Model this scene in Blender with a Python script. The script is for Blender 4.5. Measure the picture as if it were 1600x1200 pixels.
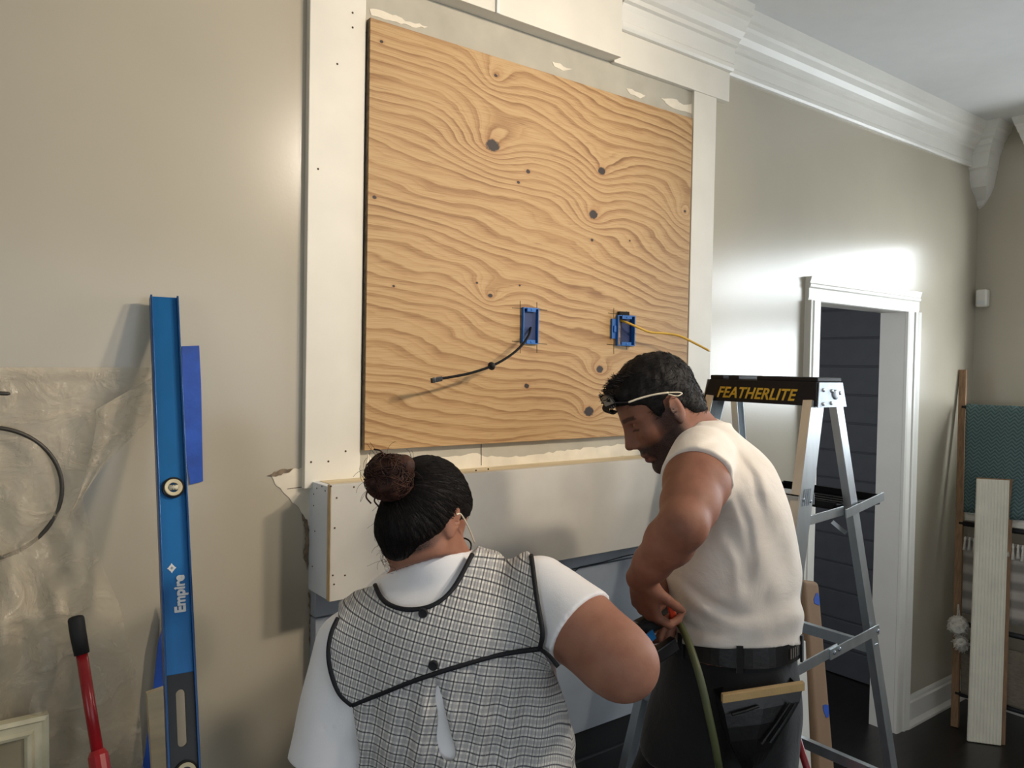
import bpy, bmesh, math, random
import numpy as np
from mathutils import Vector, Matrix
for _o in list(bpy.data.objects): bpy.data.objects.remove(_o, do_unlink=True)
scene = bpy.context.scene
COL = scene.collection
# ------------------------------------------------------------------ camera
FPX = 1230.0; CAM = np.array([0.0, -1.86, 1.753])
def unit(v):
    v = np.array(v, float); return v/np.linalg.norm(v)
_ex = unit((1605, 0, FPX)); _c = unit((0, -29, FPX))
_dn = unit(np.cross(_c, _ex)); _dn = _dn if _dn[1] > 0 else -_dn
_ez = -_dn; _ey = np.cross(_ez, _ex)
RC = np.array([_ex, _ey, _ez])            # world = RC @ (right, down, forward)
camd = bpy.data.cameras.new('camera'); camo = bpy.data.objects.new('camera', camd); COL.objects.link(camo)
camd.sensor_width = 36; camd.lens = 36*FPX/1600; camd.clip_start = 0.02
_m = Matrix.Identity(4)
for _i in range(3):
    _m[_i][0] = RC[_i, 0]; _m[_i][1] = -RC[_i, 1]; _m[_i][2] = -RC[_i, 2]; _m[_i][3] = CAM[_i]
camo.matrix_world = _m
scene.camera = camo
# ------------------------------------------------------------------ light
scene.view_settings.view_transform = 'Standard'; scene.view_settings.look = 'None'
scene.view_settings.gamma = 1; scene.view_settings.use_curve_mapping = False
scene.view_settings.exposure = 0.22
world = bpy.data.worlds.new('world'); scene.world = world; world.use_nodes = True
world.node_tree.nodes['Background'].inputs[0].default_value = (0.75, 0.86, 1.0, 1)
world.node_tree.nodes['Background'].inputs[1].default_value = 0.7
def area(name, loc, direction, sx, sy, power, col):
    l = bpy.data.lights.new(name, 'AREA'); l.shape = 'RECTANGLE'; l.size = sx; l.size_y = sy
    l.energy = power; l.color = col
    o = bpy.data.objects.new(name, l); COL.objects.link(o); o.location = loc
    o.rotation_euler = Vector(direction).to_track_quat('-Z', 'Y').to_euler()
    return o
XR = 4.557                                # right wall
CEIL = 3.05
# daylight outside the window of the right wall, outside the windows behind the camera and to the left
area('daylight_right', (XR+.7, -1.7, 2.05), (-1, 0, 0), 2.6, 1.5, 165, (0.88, 0.95, 1.0))
area('daylight_back', (1.3, -4.75, 1.75), (0, 1, 0), 3.4, 1.9, 17, (0.92, 0.95, 1.0))
area('daylight_left', (-2.75, -2.6, 1.7), (1, 0, 0), 1.9, 1.9, 25, (0.84, 0.93, 1.0))
area('fill_hall', (1.62, 1.3, 1.7), (1, 0, 0), 1.4, 1.6, 13, (0.90, 0.93, 1.0))  # added fill that lifts the dark hall; no window is built there
CANS = [((2.1, -2.5), (1.25, 0, 2.2), 180), ((2.7, -2.3), (.35, 0, 2.15), 225)]     # recessed ceiling lamps behind the camera, built further down

def ray(u, v): return RC @ np.array([(u-800)/FPX, (v-600)/FPX, 1.0])
def PY(u, v, Y=0.0):
    d = ray(u, v); return CAM + d*((Y-CAM[1])/d[1])
def PX(u, v, X):
    d = ray(u, v); return CAM + d*((X-CAM[0])/d[0])
def PZ(u, v, Z):
    d = ray(u, v); return CAM + d*((Z-CAM[2])/d[2])
def PD(u, v, s): return CAM + ray(u, v)*s
# ------------------------------------------------------------------ helpers
class MB:
    def __init__(s): s.v = []; s.f = []
    def add(s, vs, fs):
        b = len(s.v); s.v += [tuple(map(float, p)) for p in vs]; s.f += [tuple(b+i for i in f) for f in fs]; return s
    def box(s, a, b):
        x0, y0, z0 = [min(p, q) for p, q in zip(a, b)]; x1, y1, z1 = [max(p, q) for p, q in zip(a, b)]
        return s.add([(x0,y0,z0),(x1,y0,z0),(x1,y1,z0),(x0,y1,z0),(x0,y0,z1),(x1,y0,z1),(x1,y1,z1),(x0,y1,z1)],
                     [(0,3,2,1),(4,5,6,7),(0,1,5,4),(1,2,6,5),(2,3,7,6),(3,0,4,7)])
    def prism(s, poly, vec):
        """closed polygon of 3D points extruded along vec"""
        n = len(poly); P = [np.array(p, float) for p in poly]; vec = np.array(vec, float)
        nrm = np.zeros(3)
        for i in range(n): nrm += np.cross(P[i], P[(i+1) % n])
        if np.dot(nrm, vec) > 0: P = P[::-1]
        return s.add(P+[p+vec for p in P], [tuple(range(n)), tuple(range(2*n-1, n-1, -1))]+[(i, n+i, n+(i+1) % n, (i+1) % n) for i in range(n)])
    def beam(s, p0, p1, prof, side):
        """2D profile [(a,b)] swept straight from p0 to p1; a along 'side', b along the third axis"""
        p0 = np.array(p0, float); p1 = np.array(p1, float); d = unit(p1-p0)
        a = unit(np.array(side, float)-d*np.dot(side, d)); b = np.cross(d, a)
        return s.prism([p0+a*x+b*y for x, y in prof], p1-p0)
    def tube(s, pts, r, n=8, caps=True):
        pts = [np.array(p, float) for p in pts]; m = len(pts)
        rr = r if hasattr(r, '__len__') else [r]*m
        up = None; vs = []
        for i in range(m):
            t = unit(pts[min(i+1, m-1)]-pts[max(i-1, 0)])
            if up is None:
                up = np.array([0, 0, 1.]) if abs(t[2]) < .9 else np.array([1., 0, 0])
            a = unit(np.cross(t, up)); up = np.cross(a, t)
            for k in range(n):
                th = 2*math.pi*k/n; vs.append(pts[i]+rr[i]*(a*math.cos(th)+up*math.sin(th)))
        fs = [(i*n+k, i*n+(k+1) % n, (i+1)*n+(k+1) % n, (i+1)*n+k) for i in range(m-1) for k in range(n)]
        if caps: fs += [tuple(range(n-1, -1, -1)), tuple((m-1)*n+k for k in range(n))]
        return s.add(vs, fs)
    def lathe(s, c, axis, prof, n=20):
        """prof [(radius, along)] turned about the axis"""
        c = np.array(c, float); ax = unit(axis); t = np.array([0, 0, 1.]) if abs(ax[2]) < .9 else np.array([1., 0, 0])
        a = unit(np.cross(ax, t)); b = np.cross(ax, a); vs = []
        for r, h in prof:
            for k in range(n):
                th = 2*math.pi*k/n; vs.append(c+ax*h+r*(a*math.cos(th)+b*math.sin(th)))
        m = len(prof)
        fs = [(i*n+k, i*n+(k+1) % n, (i+1)*n+(k+1) % n, (i+1)*n+k) for i in range(m-1) for k in range(n)]
        fs += [tuple(range(n-1, -1, -1)), tuple((m-1)*n+k for k in range(n))]
        return s.add(vs, fs)
    def build(s, name, mat, parent=None, smooth=False, bevel=0.0, seg=2):
        me = bpy.data.meshes.new(name); me.from_pydata(s.v, [], s.f); me.update()
        bm = bmesh.new(); bm.from_mesh(me); bmesh.ops.recalc_face_normals(bm, faces=bm.faces)
        bm.to_mesh(me); bm.free()
        return link(name, me, mat, parent, smooth, bevel, seg)
def link(name, me, mat, parent=None, smooth=False, bevel=0.0, seg=2):
    o = bpy.data.objects.new(name, me); COL.objects.link(o)
    if mat is not None: me.materials.append(mat)
    if smooth:
        me.polygons.foreach_set('use_smooth', [True]*len(me.polygons))
    if bevel:
        b = o.modifiers.new('bevel', 'BEVEL'); b.width = bevel; b.segments = seg; b.limit_method = 'ANGLE'; b.angle_limit = math.radians(40)
    if parent is not None:
        o.parent = parent; o.matrix_parent_inverse = parent.matrix_basis.inverted()
    return o
def tag(o, label=None, cat=None, group=None, kind=None):
    if label: o['label'] = label
    if cat: o['category'] = cat
    if group: o['group'] = group
    if kind: o['kind'] = kind
    return o
def thing(name, loc, label, cat, group=None):
    o = bpy.data.objects.new(name, None); COL.objects.link(o); o.location = tuple(map(float, loc)); o.empty_display_size = .05
    return tag(o, label, cat, group)
def struct(o, label=None):
    o['kind'] = 'structure'
    if label: o['label'] = label
    return o
def spline(pts, n=10):
    """Catmull-Rom through the points"""
    P = [np.array(p, float) for p in pts]; P = [2*P[0]-P[1]]+P+[2*P[-1]-P[-2]]; out = []
    for i in range(1, len(P)-2):
        for k in range(n):
            t = k/n; a, b, c, d = P[i-1:i+3]
            out.append(.5*((2*b)+(c-a)*t+(2*a-5*b+4*c-d)*t*t+(3*b-a-3*c+d)*t**3))
    out.append(P[-2]); return out
def rect(w, h): return [(-w/2, -h/2), (w/2, -h/2), (w/2, h/2), (-w/2, h/2)]
def lettering(name, body, mat, origin, xdir, ydir, size, parent, shear=0.0, offset=0.0, depth=0.0008, width=None, spacing=1.0):
    cu = bpy.data.curves.new(name, 'FONT'); cu.body = body; cu.size = 1; cu.shear = shear; cu.offset = offset; cu.extrude = depth/size; cu.space_character = spacing
    t = bpy.data.objects.new(name, cu); COL.objects.link(t)
    me = bpy.data.meshes.new_from_object(t.evaluated_get(bpy.context.evaluated_depsgraph_get()))
    bpy.data.objects.remove(t, do_unlink=True)
    co = np.empty(len(me.vertices)*3); me.vertices.foreach_get('co', co); co = co.reshape(-1, 3)
    sx = size if width is None else width/(co[:, 0].max()-co[:, 0].min())
    co[:, 0] -= co[:, 0].min()
    x = unit(xdir); y = unit(np.array(ydir)-x*np.dot(x, ydir)); z = np.cross(x, y)
    W = np.array(origin)+np.outer(co[:, 0]*sx, x)+np.outer(co[:, 1]*size, y)+np.outer(co[:, 2]*size, z)
    me.vertices.foreach_set('co', W.astype(np.float32).ravel()); me.update()
    return link(name, me, mat, parent)
# ------------------------------------------------------------------ materials
def lin(c):
    c = c/255.0; return c/12.92 if c <= .04045 else ((c+.055)/1.055)**2.4
def rgb(r, g, b): return (lin(r), lin(g), lin(b), 1)
class NT:
    def __init__(s, name):
        s.m = bpy.data.materials.new(name); s.m.use_nodes = True; s.t = s.m.node_tree; s.b = s.t.nodes['Principled BSDF']
    def new(s, typ, **kw):
        n = s.t.nodes.new(typ)
        for k, v in kw.items(): setattr(n, k, v)
        return n
    def set(s, sock, v):
        if isinstance(v, bpy.types.NodeSocket): s.t.links.new(v, sock)
        else: sock.default_value = v
    def math(s, op, a, b=None, c=None, clamp=False):
        n = s.new('ShaderNodeMath', operation=op); n.use_clamp = clamp; s.set(n.inputs[0], a)
        if b is not None: s.set(n.inputs[1], b)
        if c is not None: s.set(n.inputs[2], c)
        return n.outputs[0]
    def co(s, kind='Object'): return s.new('ShaderNodeTexCoord').outputs[kind]
    def mapping(s, vec, scale=(1,1,1), loc=(0,0,0), rot=(0,0,0)):
        n = s.new('ShaderNodeMapping'); s.set(n.inputs[0], vec); n.inputs[1].default_value = loc; n.inputs[2].default_value = rot; n.inputs[3].default_value = scale
        return n.outputs[0]
    def noise(s, vec, scale, detail=3, rough=.5, dist=0):
        n = s.new('ShaderNodeTexNoise'); s.set(n.inputs['Vector'], vec); n.inputs['Scale'].default_value = scale
        n.inputs['Detail'].default_value = detail; n.inputs['Roughness'].default_value = rough; n.inputs['Distortion'].default_value = dist
        return n.outputs['Fac']
    def ramp(s, fac, stops):
        n = s.new('ShaderNodeValToRGB'); s.set(n.inputs[0], fac); e = n.color_ramp.elements
        while len(e) < len(stops): e.new(.5)
        for i, (p, c) in enumerate(stops): e[i].position = p; e[i].color = c
        return n.outputs[0]
    def mix(s, fac, a, b, mode='MIX'):
        n = s.new('ShaderNodeMix', data_type='RGBA', blend_type=mode); s.set(n.inputs[0], fac); s.set(n.inputs[6], a); s.set(n.inputs[7], b); return n.outputs[2]
    def sep(s, vec):
        n = s.new('ShaderNodeSeparateXYZ'); s.set(n.inputs[0], vec); return n.outputs
    def bump(s, h, strength=.2, dist=.002):
        n = s.new('ShaderNodeBump'); n.inputs['Strength'].default_value = strength; n.inputs['Distance'].default_value = dist; s.set(n.inputs['Height'], h)
        s.t.links.new(n.outputs[0], s.b.inputs['Normal']); return n
    def base(s, c): s.set(s.b.inputs['Base Color'], c)
    def rough(s, v): s.set(s.b.inputs['Roughness'], v)
    def p(s, **kw):
        for k, v in kw.items(): s.set(s.b.inputs[k.replace('_', ' ')], v)
        return s
def plain(name, c, rough=.5, metal=0.0, var=.06, nscale=12, bump=0.0, bscale=60, stretch=(1,1,1), spec=.5):
    """procedural: a base colour with slight mottling and fine relief"""
    t = NT(name); v = t.mapping(t.co(), scale=stretch); n = t.noise(v, nscale, 4)
    d = tuple(max(0, x*(1-var*2)) for x in c[:3])+(1,); l = tuple(min(1, x*(1+var*2)) for x in c[:3])+(1,)
    t.base(t.ramp(n, [(.3, d), (.7, l)])); t.rough(rough); t.p(Metallic=metal); t.b.inputs['Specular IOR Level'].default_value = spec
    if bump: t.bump(t.noise(v, bscale, 3), bump, .003)
    return t.m
M = {}
M['wall'] = plain('beige_eggshell_paint', rgb(184,175,156), .23, var=.015, nscale=3, bump=.04, bscale=120, spec=.65)
M['ceil'] = plain('ceiling_paint', rgb(222,222,220), .8, var=.01, bump=.05, bscale=150)
M['trim'] = plain('white_trim_paint', rgb(232,228,218), .38, var=.015, nscale=5)
M['frame'] = plain('cream_primed_board', rgb(226,220,206), .5, var=.025, nscale=6, bump=.05, bscale=40)
M['drywall'] = plain('greyed_drywall', rgb(178,172,156), .7, var=.05, nscale=9, bump=.1, bscale=60)
M['plaster'] = plain('skim_plaster', rgb(228,218,198), .8, var=.05, nscale=14, bump=.15, bscale=45)
M['paper'] = plain('torn_paper_edge', rgb(128,112,92), .85, var=.2, nscale=60)
M['mantel'] = plain('primed_mantel_board', rgb(203,198,188), .6, var=.05, nscale=5, bump=.05, bscale=50)
M['mantel_side'] = plain('white_primed_board', rgb(222,226,230), .5, var=.02)
M['rawedge'] = plain('raw_pine_edge', rgb(196,168,126), .7, var=.12, nscale=30, stretch=(6,6,1))
M['topboard'] = plain('raw_pine_top', rgb(214,196,160), .65, var=.06, nscale=18, stretch=(.3,3,3))
M['surround'] = plain('bluish_grey_surround', rgb(166,173,182), .55, var=.05, nscale=7)
M['black'] = plain('black_firebox', rgb(16,17,20), .7, var=.15)
M['floor'] = plain('dark_stained_floor', rgb(30,27,26), .32, var=.2, nscale=6, stretch=(1,8,1))
M['hall'] = plain('dark_slate_paint', rgb(84,87,92), .55, var=.04)
M['nail'] = plain('dark_nail_hole', rgb(74,56,42), .8)
M['dark'] = plain('dark_gap', rgb(30,26,22), .9)
M['blueplastic'] = plain('blue_box_plastic', rgb(38,104,178), .4, var=.05, nscale=40)
M['bluedark'] = plain('blue_box_inside', rgb(14,42,92), .5, var=.1, nscale=40)
M['blackplastic'] = plain('black_plastic', rgb(24,25,28), .42, var=.1, nscale=30)
M['cable'] = plain('black_cable_sheath', rgb(10,9,9), .7, var=.1, spec=.2)
M['yellow'] = plain('yellow_cable_sheath', rgb(214,170,62), .45, var=.06, nscale=30)
M['steel'] = plain('dull_steel', rgb(150,150,150), .35, 1.0)
M['alu'] = plain('ladder_aluminium', rgb(206,212,216), .34, .85, var=.05, nscale=20, stretch=(1,1,.1), bump=.04, bscale=200)
M['zinc'] = plain('zinc_plate', rgb(160,168,176), .4, .8, var=.06, nscale=40)
M['capblack'] = plain('ladder_cap_plastic', rgb(9,12,20), .5, var=.08, nscale=40, spec=.3)
M['gold'] = plain('gold_print', rgb(206,168,52), .5, var=.08, nscale=60)
M['levelblue'] = plain('anodised_blue', rgb(20,106,168), .36, .25, var=.05, nscale=16, stretch=(1,1,.2))
M['leveledge'] = plain('anodised_blue_edge', rgb(26,72,122), .34, .35, var=.08, nscale=30)
M['white'] = plain('white_print', rgb(226,226,222), .6, var=.03)
M['tape'] = plain('blue_masking_tape', rgb(36,82,176), .65, var=.1, nscale=20, bump=.15, bscale=80)
M['red'] = plain('red_enamel', rgb(150,26,32), .3, var=.08)
M['rubber'] = plain('black_rubber', rgb(20,20,20), .7, var=.1, bump=.1, bscale=150)
M['cream'] = plain('cream_frame_paint', rgb(214,204,172), .5, var=.07, nscale=18)
M['canvas'] = plain('taupe_picture_paper', rgb(150,138,112), .8, var=.08, nscale=8)
M['kraft'] = plain('brown_kraft_card', rgb(150,120,92), .8, var=.05, nscale=10, stretch=(1,1,.3))
M['oak'] = plain('light_brown_wood', rgb(146,112,80), .6, var=.12, nscale=20, stretch=(5,5,.5))
# ------------------------------------------------------------------ the room
XL, YF = -2.4, -4.4
DX0, DX1, DZ = 3.045, 3.80, 2.045
m = MB(); T = .11
m.box((XL-.1, 0, 0), (DX0, T, CEIL)); m.box((DX1, 0, 0), (XR+.12, T, CEIL)); m.box((DX0, 0, DZ), (DX1, T, CEIL))
wall_back = struct(m.build('wall_back', M['wall']), 'beige painted wall with the fireplace and the doorway')
WY0, WY1, WZ0, WZ1 = -2.0, -.32, 1.47, 2.53
m = MB(); m.box((XR, YF, 0), (XR+.12, WY0, CEIL)); m.box((XR, WY1, 0), (XR+.12, 0, CEIL)); m.box((XR, WY0, 0), (XR+.12, WY1, WZ0)); m.box((XR, WY0, WZ1), (XR+.12, WY1, CEIL))
wall_right = struct(m.build('wall_right', M['wall']), 'beige side wall in the right corner')
m = MB(); a0, a1, b0, b1 = -.3, 2.9, .75, 2.5
m.box((XL, YF-.12, 0), (a0, YF, CEIL)); m.box((a1, YF-.12, 0), (XR, YF, CEIL)); m.box((a0, YF-.12, 0), (a1, YF, b0)); m.box((a0, YF-.12, b1), (a1, YF, CEIL))
struct(m.build('wall_front', M['wall']), 'beige wall behind the viewer')
m = MB(); c0, c1 = -3.4, -1.8
m.box((XL-.12, YF, 0), (XL, c0, CEIL)); m.box((XL-.12, c1, 0), (XL, 0, CEIL)); m.box((XL-.12, c0, 0), (XL, c1, b0)); m.box((XL-.12, c0, b1), (XL, c1, CEIL))
struct(m.build('wall_left', M['wall']), 'beige wall far to the left')
m = MB(); m.box((XL-.12, YF-.12, -.1), (6.2, 2.6, 0)); struct(m.build('floor', M['floor']), 'dark stained wooden floor')
m = MB(); m.box((XL-.12, YF-.12, CEIL), (6.2, 2.6, CEIL+.1)); struct(m.build('ceiling', M['ceil']), 'white ceiling')
def window(name, axis, c, lo, hi, z0, z1, cols):
    root = bpy.data.objects.new(name, None); COL.objects.link(root); struct(root, 'white framed window'); w = .055
    def bar(p, q, a, b, nm):
        k = MB(); h = {'frame_rail': .03, 'frame_stile': .032, 'mullion': .026, 'meeting_rail': .028}[nm]; p += .002; q -= .002; a += .002; b -= .002
        if axis == 'x': k.box((c-h, p, a), (c+h, q, b))
        else: k.box((p, c-h, a), (q, c+h, b))
        k.build(nm, M['trim'], root)
    bar(lo, hi, z0, z0+w, 'frame_rail'); bar(lo, hi, z1-w, z1, 'frame_rail'); bar(lo, lo+w, z0, z1, 'frame_stile'); bar(hi-w, hi, z0, z1, 'frame_stile')
    for i in range(1, cols):
        x = lo+(hi-lo)*i/cols; bar(x-.02, x+.02, z0, z1, 'mullion')
    bar(lo, hi, *((2.03, 2.22) if name == 'window_1' else ((z0+z1)/2-.02, (z0+z1)/2+.02)), 'meeting_rail')
window('window_1', 'x', XR+.06, WY0, WY1, WZ0, WZ1, 2)
window('window_2', 'y', YF-.06, a0, a1, b0, b1, 4)
window('window_3', 'x', XL-.06, c0, c1, b0, b1, 2)
# cornice on the fireplace wall: a forward part above the fireplace, then the plain run to the corner
CP = [(0,2.838),(.012,2.838),(.018,2.846),(.018,2.86),(.013,2.866),(.016,2.90),(.020,2.918),(.032,2.922),(.034,2.936),(.046,2.944),(.062,2.962),(.070,2.984),(.080,2.992),(.082,3.008),(.094,3.014),(.10,3.05),(0,3.05)]
def crown(name, x0, x1, dy, lab):
    k = MB(); k.prism([(x0, -d-dy if d > 0 else 0.0, z) for d, z in CP], (x1-x0, 0, 0)); return struct(k.build(name, M['trim']), lab)
XJ = 2.385
XHB = PY(976, 60, -.058)[0]
crown('trim_1', XHB, XJ, .028, 'white stepped crown moulding above the plywood panel')
crown('trim_11', XL, PY(480, 400, -.02)[0], 0, 'white stepped crown moulding on the far left wall')
crown('trim_2', XJ, XR, 0, 'white stepped crown moulding running to the right corner')
# cornice on the right wall in two lengths (profile: distance from the wall, height; ends shaped like the sunlit patch)
RP = [(.0,2.635,-.004,-.012),(.018,2.65,-.002,-.03),(.022,2.675,-.0,-.045),(.05,2.70,-.0,-.06),(.095,2.735,0,-.075),(.115,2.775,0,-.082),(.118,2.82,0,-.088),(.128,2.83,0,-.092),(.128,2.90,0,-.10),(.136,2.91,0,-.105),(.136,2.93,0,-.11),(.146,2.94,0,-.115),(.146,2.965,0,-.12),(.16,2.975,0,-.13),(.16,3.0,0,-.14),(.172,3.01,0,-.15),(.175,3.05,0,-.16)]
k = MB(); vs = []
for d, z, y0, y1 in RP: vs += [(XR-d, y0, z), (XR-d, y1, z), (XR, y0, z), (XR, y1, z)]
n = len(RP); fs = []
for i in range(n-1):
    a, b = 4*i, 4*i+4
    fs += [(a, a+1, b+1, b), (a+2, b+2, b+3, a+3), (a, b, b+2, a+2), (a+1, a+3, b+3, b+1)]
fs += [(0, 2, 3, 1), (4*n-4, 4*n-3, 4*n-1, 4*n-2)]
k.add(vs, fs); struct(k.build('trim_3', M['trim']), 'short length of white cornice in the right corner, shaped like its sunlit patch')
k = MB(); k.prism([(XR-d*.8, -.20-.35*(3.05-z) if d else -.20-.35*(3.05-z), z) for d, z, *_ in RP[9:]]+[(XR, -.20, 3.05), (XR, -.25, 2.91)], (0, -1.6, 0))
struct(k.build('trim_4', M['trim']), 'longer length of white cornice on the right wall')
# door casing and jambs
root = bpy.data.objects.new('door_1', None); COL.objects.link(root); struct(root, 'doorway with white moulded casing opening on a dark hall')
w = .098
for sgn, xi in ((-1, DX0), (1, DX1)):
    k = MB(); f = lambda a: xi+sgn*a
    prof = [(0,0),(0,-.014),(.012,-.018),(.05,-.018),(.056,-.024),(.066,-.026),(.072,-.022),(.084,-.026),(w,-.03),(w,0)]
    k.prism([(f(a), y, 0.0) for a, y in prof], (0, 0, DZ))
    # mitred top handled by the head piece
    k.build('casing_side', M['trim'], root)
k = MB(); k.prism([(DX0-w, y, DZ+a) for a, y in prof], (DX1-DX0+2*w, 0, 0)); k.build('casing_head', M['trim'], root)
k = MB(); k.box((DX1-.001, .001, 0), (DX1+.02, T+.012, DZ)); k.build('jamb', M['trim'], root)
k = MB(); k.box((DX0-.02, .001, 0), (DX0+.001, T+.012, DZ)); k.build('jamb', M['trim'], root)
k = MB(); k.box((DX0, .001, DZ-.001), (DX1, T+.012, DZ+.02)); k.build('jamb_head', M['trim'], root)
# dark hall behind the doorway: boarded side wall
HX = 4.26
k = MB(); k.box((HX+.012, T, 0), (HX+.1, 2.5, CEIL)); hw = struct(k.build('wall_hall_side', M['hall']), 'dark boarded wall of the hall behind the doorway')
k = MB(); k.box((HX, T+.005, .004), (HX+.013, 2.49, .158)); bme = None
for i in range(14):
    if i == 0: o = k.build('board', M['hall'], hw, bevel=.003); bme = o.data
    else:
        o = bpy.data.objects.new('board', bme); COL.objects.link(o); o.parent = hw; o.location = (0, 0, .162*i)
        b_ = o.modifiers.new('bevel', 'BEVEL'); b_.width = .003; b_.segments = 2
k = MB(); k.box((1.5, 2.5, 0), (HX+.1, 2.6, CEIL)); struct(k.build('wall_hall_end', M['hall']), 'dark end wall of the hall')
k = MB(); k.box((1.4, T, 0), (1.5, 2.6, CEIL)); struct(k.build('wall_hall_left', M['hall']), 'dark far side wall of the hall')
# baseboards
def baseboard(name, pts, lab):
    (x0, y0), (x1, y1) = pts; k = MB(); d = np.array([x1-x0, y1-y0, 0.]); L = np.linalg.norm(d); d /= L; nrm = np.array([d[1], -d[0], 0])
    prof = [(0,0),(.030,0),(.030,.012),(.018,.026),(.014,.03),(.014,.105),(.018,.108),(.018,.118),(.009,.124),(.009,.138),(.005,.15),(0,.15)]
    k.prism([np.array([x0, y0, 0])+nrm*a+np.array([0, 0, z]) for a, z in prof], d*L)
    return struct(k.build(name, M['trim']), lab)
baseboard('baseboard_back', ((DX1+w, 0), (XR, 0)), 'white moulded baseboard right of the doorway')
baseboard('baseboard_middle', ((2.40, 0), (DX0-w, 0)), 'white moulded baseboard left of the doorway')
baseboard('baseboard_right', ((XR, -.03), (XR, -2.2)), 'white baseboard along the right wall')
baseboard('baseboard_left', ((XL, 0), (.78, 0)), 'white baseboard left of the fireplace')
# ------------------------------------------------------------------ fireplace wall build-up
FY = -.02
xl0 = PY(480, 400, FY)[0]; xl1 = PY(567, 400, FY)[0]; xr0 = PY(1079, 400, FY)[0]; xr1 = PY(1114, 400, FY)[0]
k = MB(); k.box((xl0, FY, 1.44), (xl1, .001, 3.049)); tr = struct(k.build('trim_5', M['frame'], bevel=.0015), 'cream upright board left of the plywood')
k = MB(); k.box((xr0, FY, 1.44), (xr1, .001, 2.735)); struct(k.build('trim_6', M['frame'], bevel=.0015), 'cream upright board right of the plywood')
xa = PY(970, 97, -.055)[0]
k = MB(); k.box((xl1, -.058, 2.737), (xa, .001, 3.049)); h = struct(k.build('trim_7', M['frame'], bevel=.0015), 'thick cream header board above the plywood')
xb = PY(779, 10, -.064)[0]; k = MB(); k.box((xb-.005, -.064, 2.735), (xb+.005, -.057, 3.049)); k.build('joint_batten', M['white'], h)
k = MB(); k.box((xa, -.026, 2.732), (XJ, .001, 2.838)); h2 = struct(k.build('trim_8', M['frame'], bevel=.0015), 'thinner cream header board by the doorway side')
k = MB(); k.box((xl1, -.008, 2.60), (xr0, .001, 2.76)); dt = struct(k.build('trim_9', M['drywall']), 'strip of grey drywall above the plywood')
k = MB(); k.box((xl1, -.008, 1.455), (xr0, .001, 1.56)); db = struct(k.build('trim_10', M['drywall']), 'strip of grey drywall below the plywood')
random.seed(4)
def patch(name, pix, mat, parent, Y, t=.0012, jag=2.0, sub=6):
    """flat irregular smear on a wall from an outline, with ragged edges"""
    pts = []
    for i in range(len(pix)):
        a = np.array(pix[i], float); b = np.array(pix[(i+1) % len(pix)], float); L = np.linalg.norm(b-a); nn = max(1, int(L/sub))
        for j in range(nn):
            p = a+(b-a)*j/nn
            if L > 12 and j: p = p+np.array([random.uniform(-jag, jag), random.uniform(-jag, jag)])
            pts.append(PY(p[0], p[1], Y))
    k = MB(); k.prism(pts, (0, -t, 0)); return k.build(name, mat, parent)
# plaster smears
patch('plaster_smear', [(577,14),(600,18),(640,34),(668,42),(650,44),(612,33),(580,24)], M['plaster'], dt, -.008)
patch('plaster_smear', [(862,96),(880,104),(894,108),(880,111),(866,104)], M['plaster'], dt, -.008)
patch('plaster_smear', [(978,138),(992,143),(1008,150),(1000,154),(984,147)], M['plaster'], dt, -.008)
patch('plaster_smear', [(1032,153),(1050,154),(1068,164),(1081,162),(1082,178),(1070,174),(1046,166)], M['plaster'], dt, -.008)
patch('plaster_smear', [(574,708),(590,724),(640,716),(700,714),(746,708),(756,713),(800,714),(900,702),(1068,684),(1068,702),(900,722),(700,741),(572,752)], M['plaster'], db, -.008, jag=1.5)
patch('plaster_smear', [(423,742),(448,735),(472,730),(500,726),(500,800),(482,822),(470,800),(452,778),(433,760)], M['plaster'], wall_back, -.0005, jag=2.2)
for px in ([(418,743),(440,733),(458,732),(452,738),(428,744)], [(472,803),(480,812),(484,850),(480,890),(474,872),(478,838)], [(482,925),(488,935),(490,990),(484,1010)]):
    patch('torn_paper', px, M['paper'], wall_back, -.0022, jag=1.6, sub=4)
k = MB(); p0, p1 = PY(449, 764, -.0016), PY(486, 759, -.0016); k.beam(p0, p1, rect(.0016, .0012), (0, 0, 1)); k.build('crack', M['nail'], wall_back)
k = MB(); p0, p1 = PY(752, 690, -.0094), PY(752, 727, -.0094); k.beam(p0, p1, rect(.0016, .0012), (1, 0, 0)); k.build('crack', M['nail'], db)
def holes(name, pix, Y, parent, r=.0028):
    k = MB()
    for u, v in pix: k.lathe(PY(u, v, Y), (0, -1, 0), [(r, -.001), (r, .0006), (r*.5, .0009)], 7)
    o = k.build(name, M['nail'], parent); o['kind'] = 'stuff'; return o
holes('nail_holes', [(486,722),(513,721),(540,705),(497,264),(527,100),(551,43),(551,20)], FY, tr)
# ------------------------------------------------------------------ plywood sheet
t = NT('plywood'); co = t.co(); X_, Y_, Z_ = t.sep(co)
PYW = -.032
KN = []   # knots: pixel, strength of swirl, size, dark core radius
for (u, v, a, s, r) in [(770,227,.085,.10,.0115),(940,267,.05,.085,.008),(927,335,.05,.07,.009),(937,577,.045,.075,.0075),(920,643,.03,.05,.010),(766,462,.035,.06,.004),(1070,330,.06,.07,.003),(823,603,.012,.03,.0045),(825,268,.01,.03,.004),(775,118,.05,.08,.003),(810,285,.006,.02,.0028),(585,308,.004,.02,.003),(925,375,.004,.02,.003),(596,65,.003,.02,.0026),(984,376,.004,.02,.002),(745,442,.004,.02,.002),(615,447,.004,.02,.002),(812,446,.004,.02,.002)]:
    p = PY(u, v, PYW); KN.append((p[0], p[2], a, s, r*1.25))
n1 = t.math('SUBTRACT', t.noise(t.mapping(co, scale=(.55, 1, 1.7)), 1.9, 2), .5)
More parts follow.
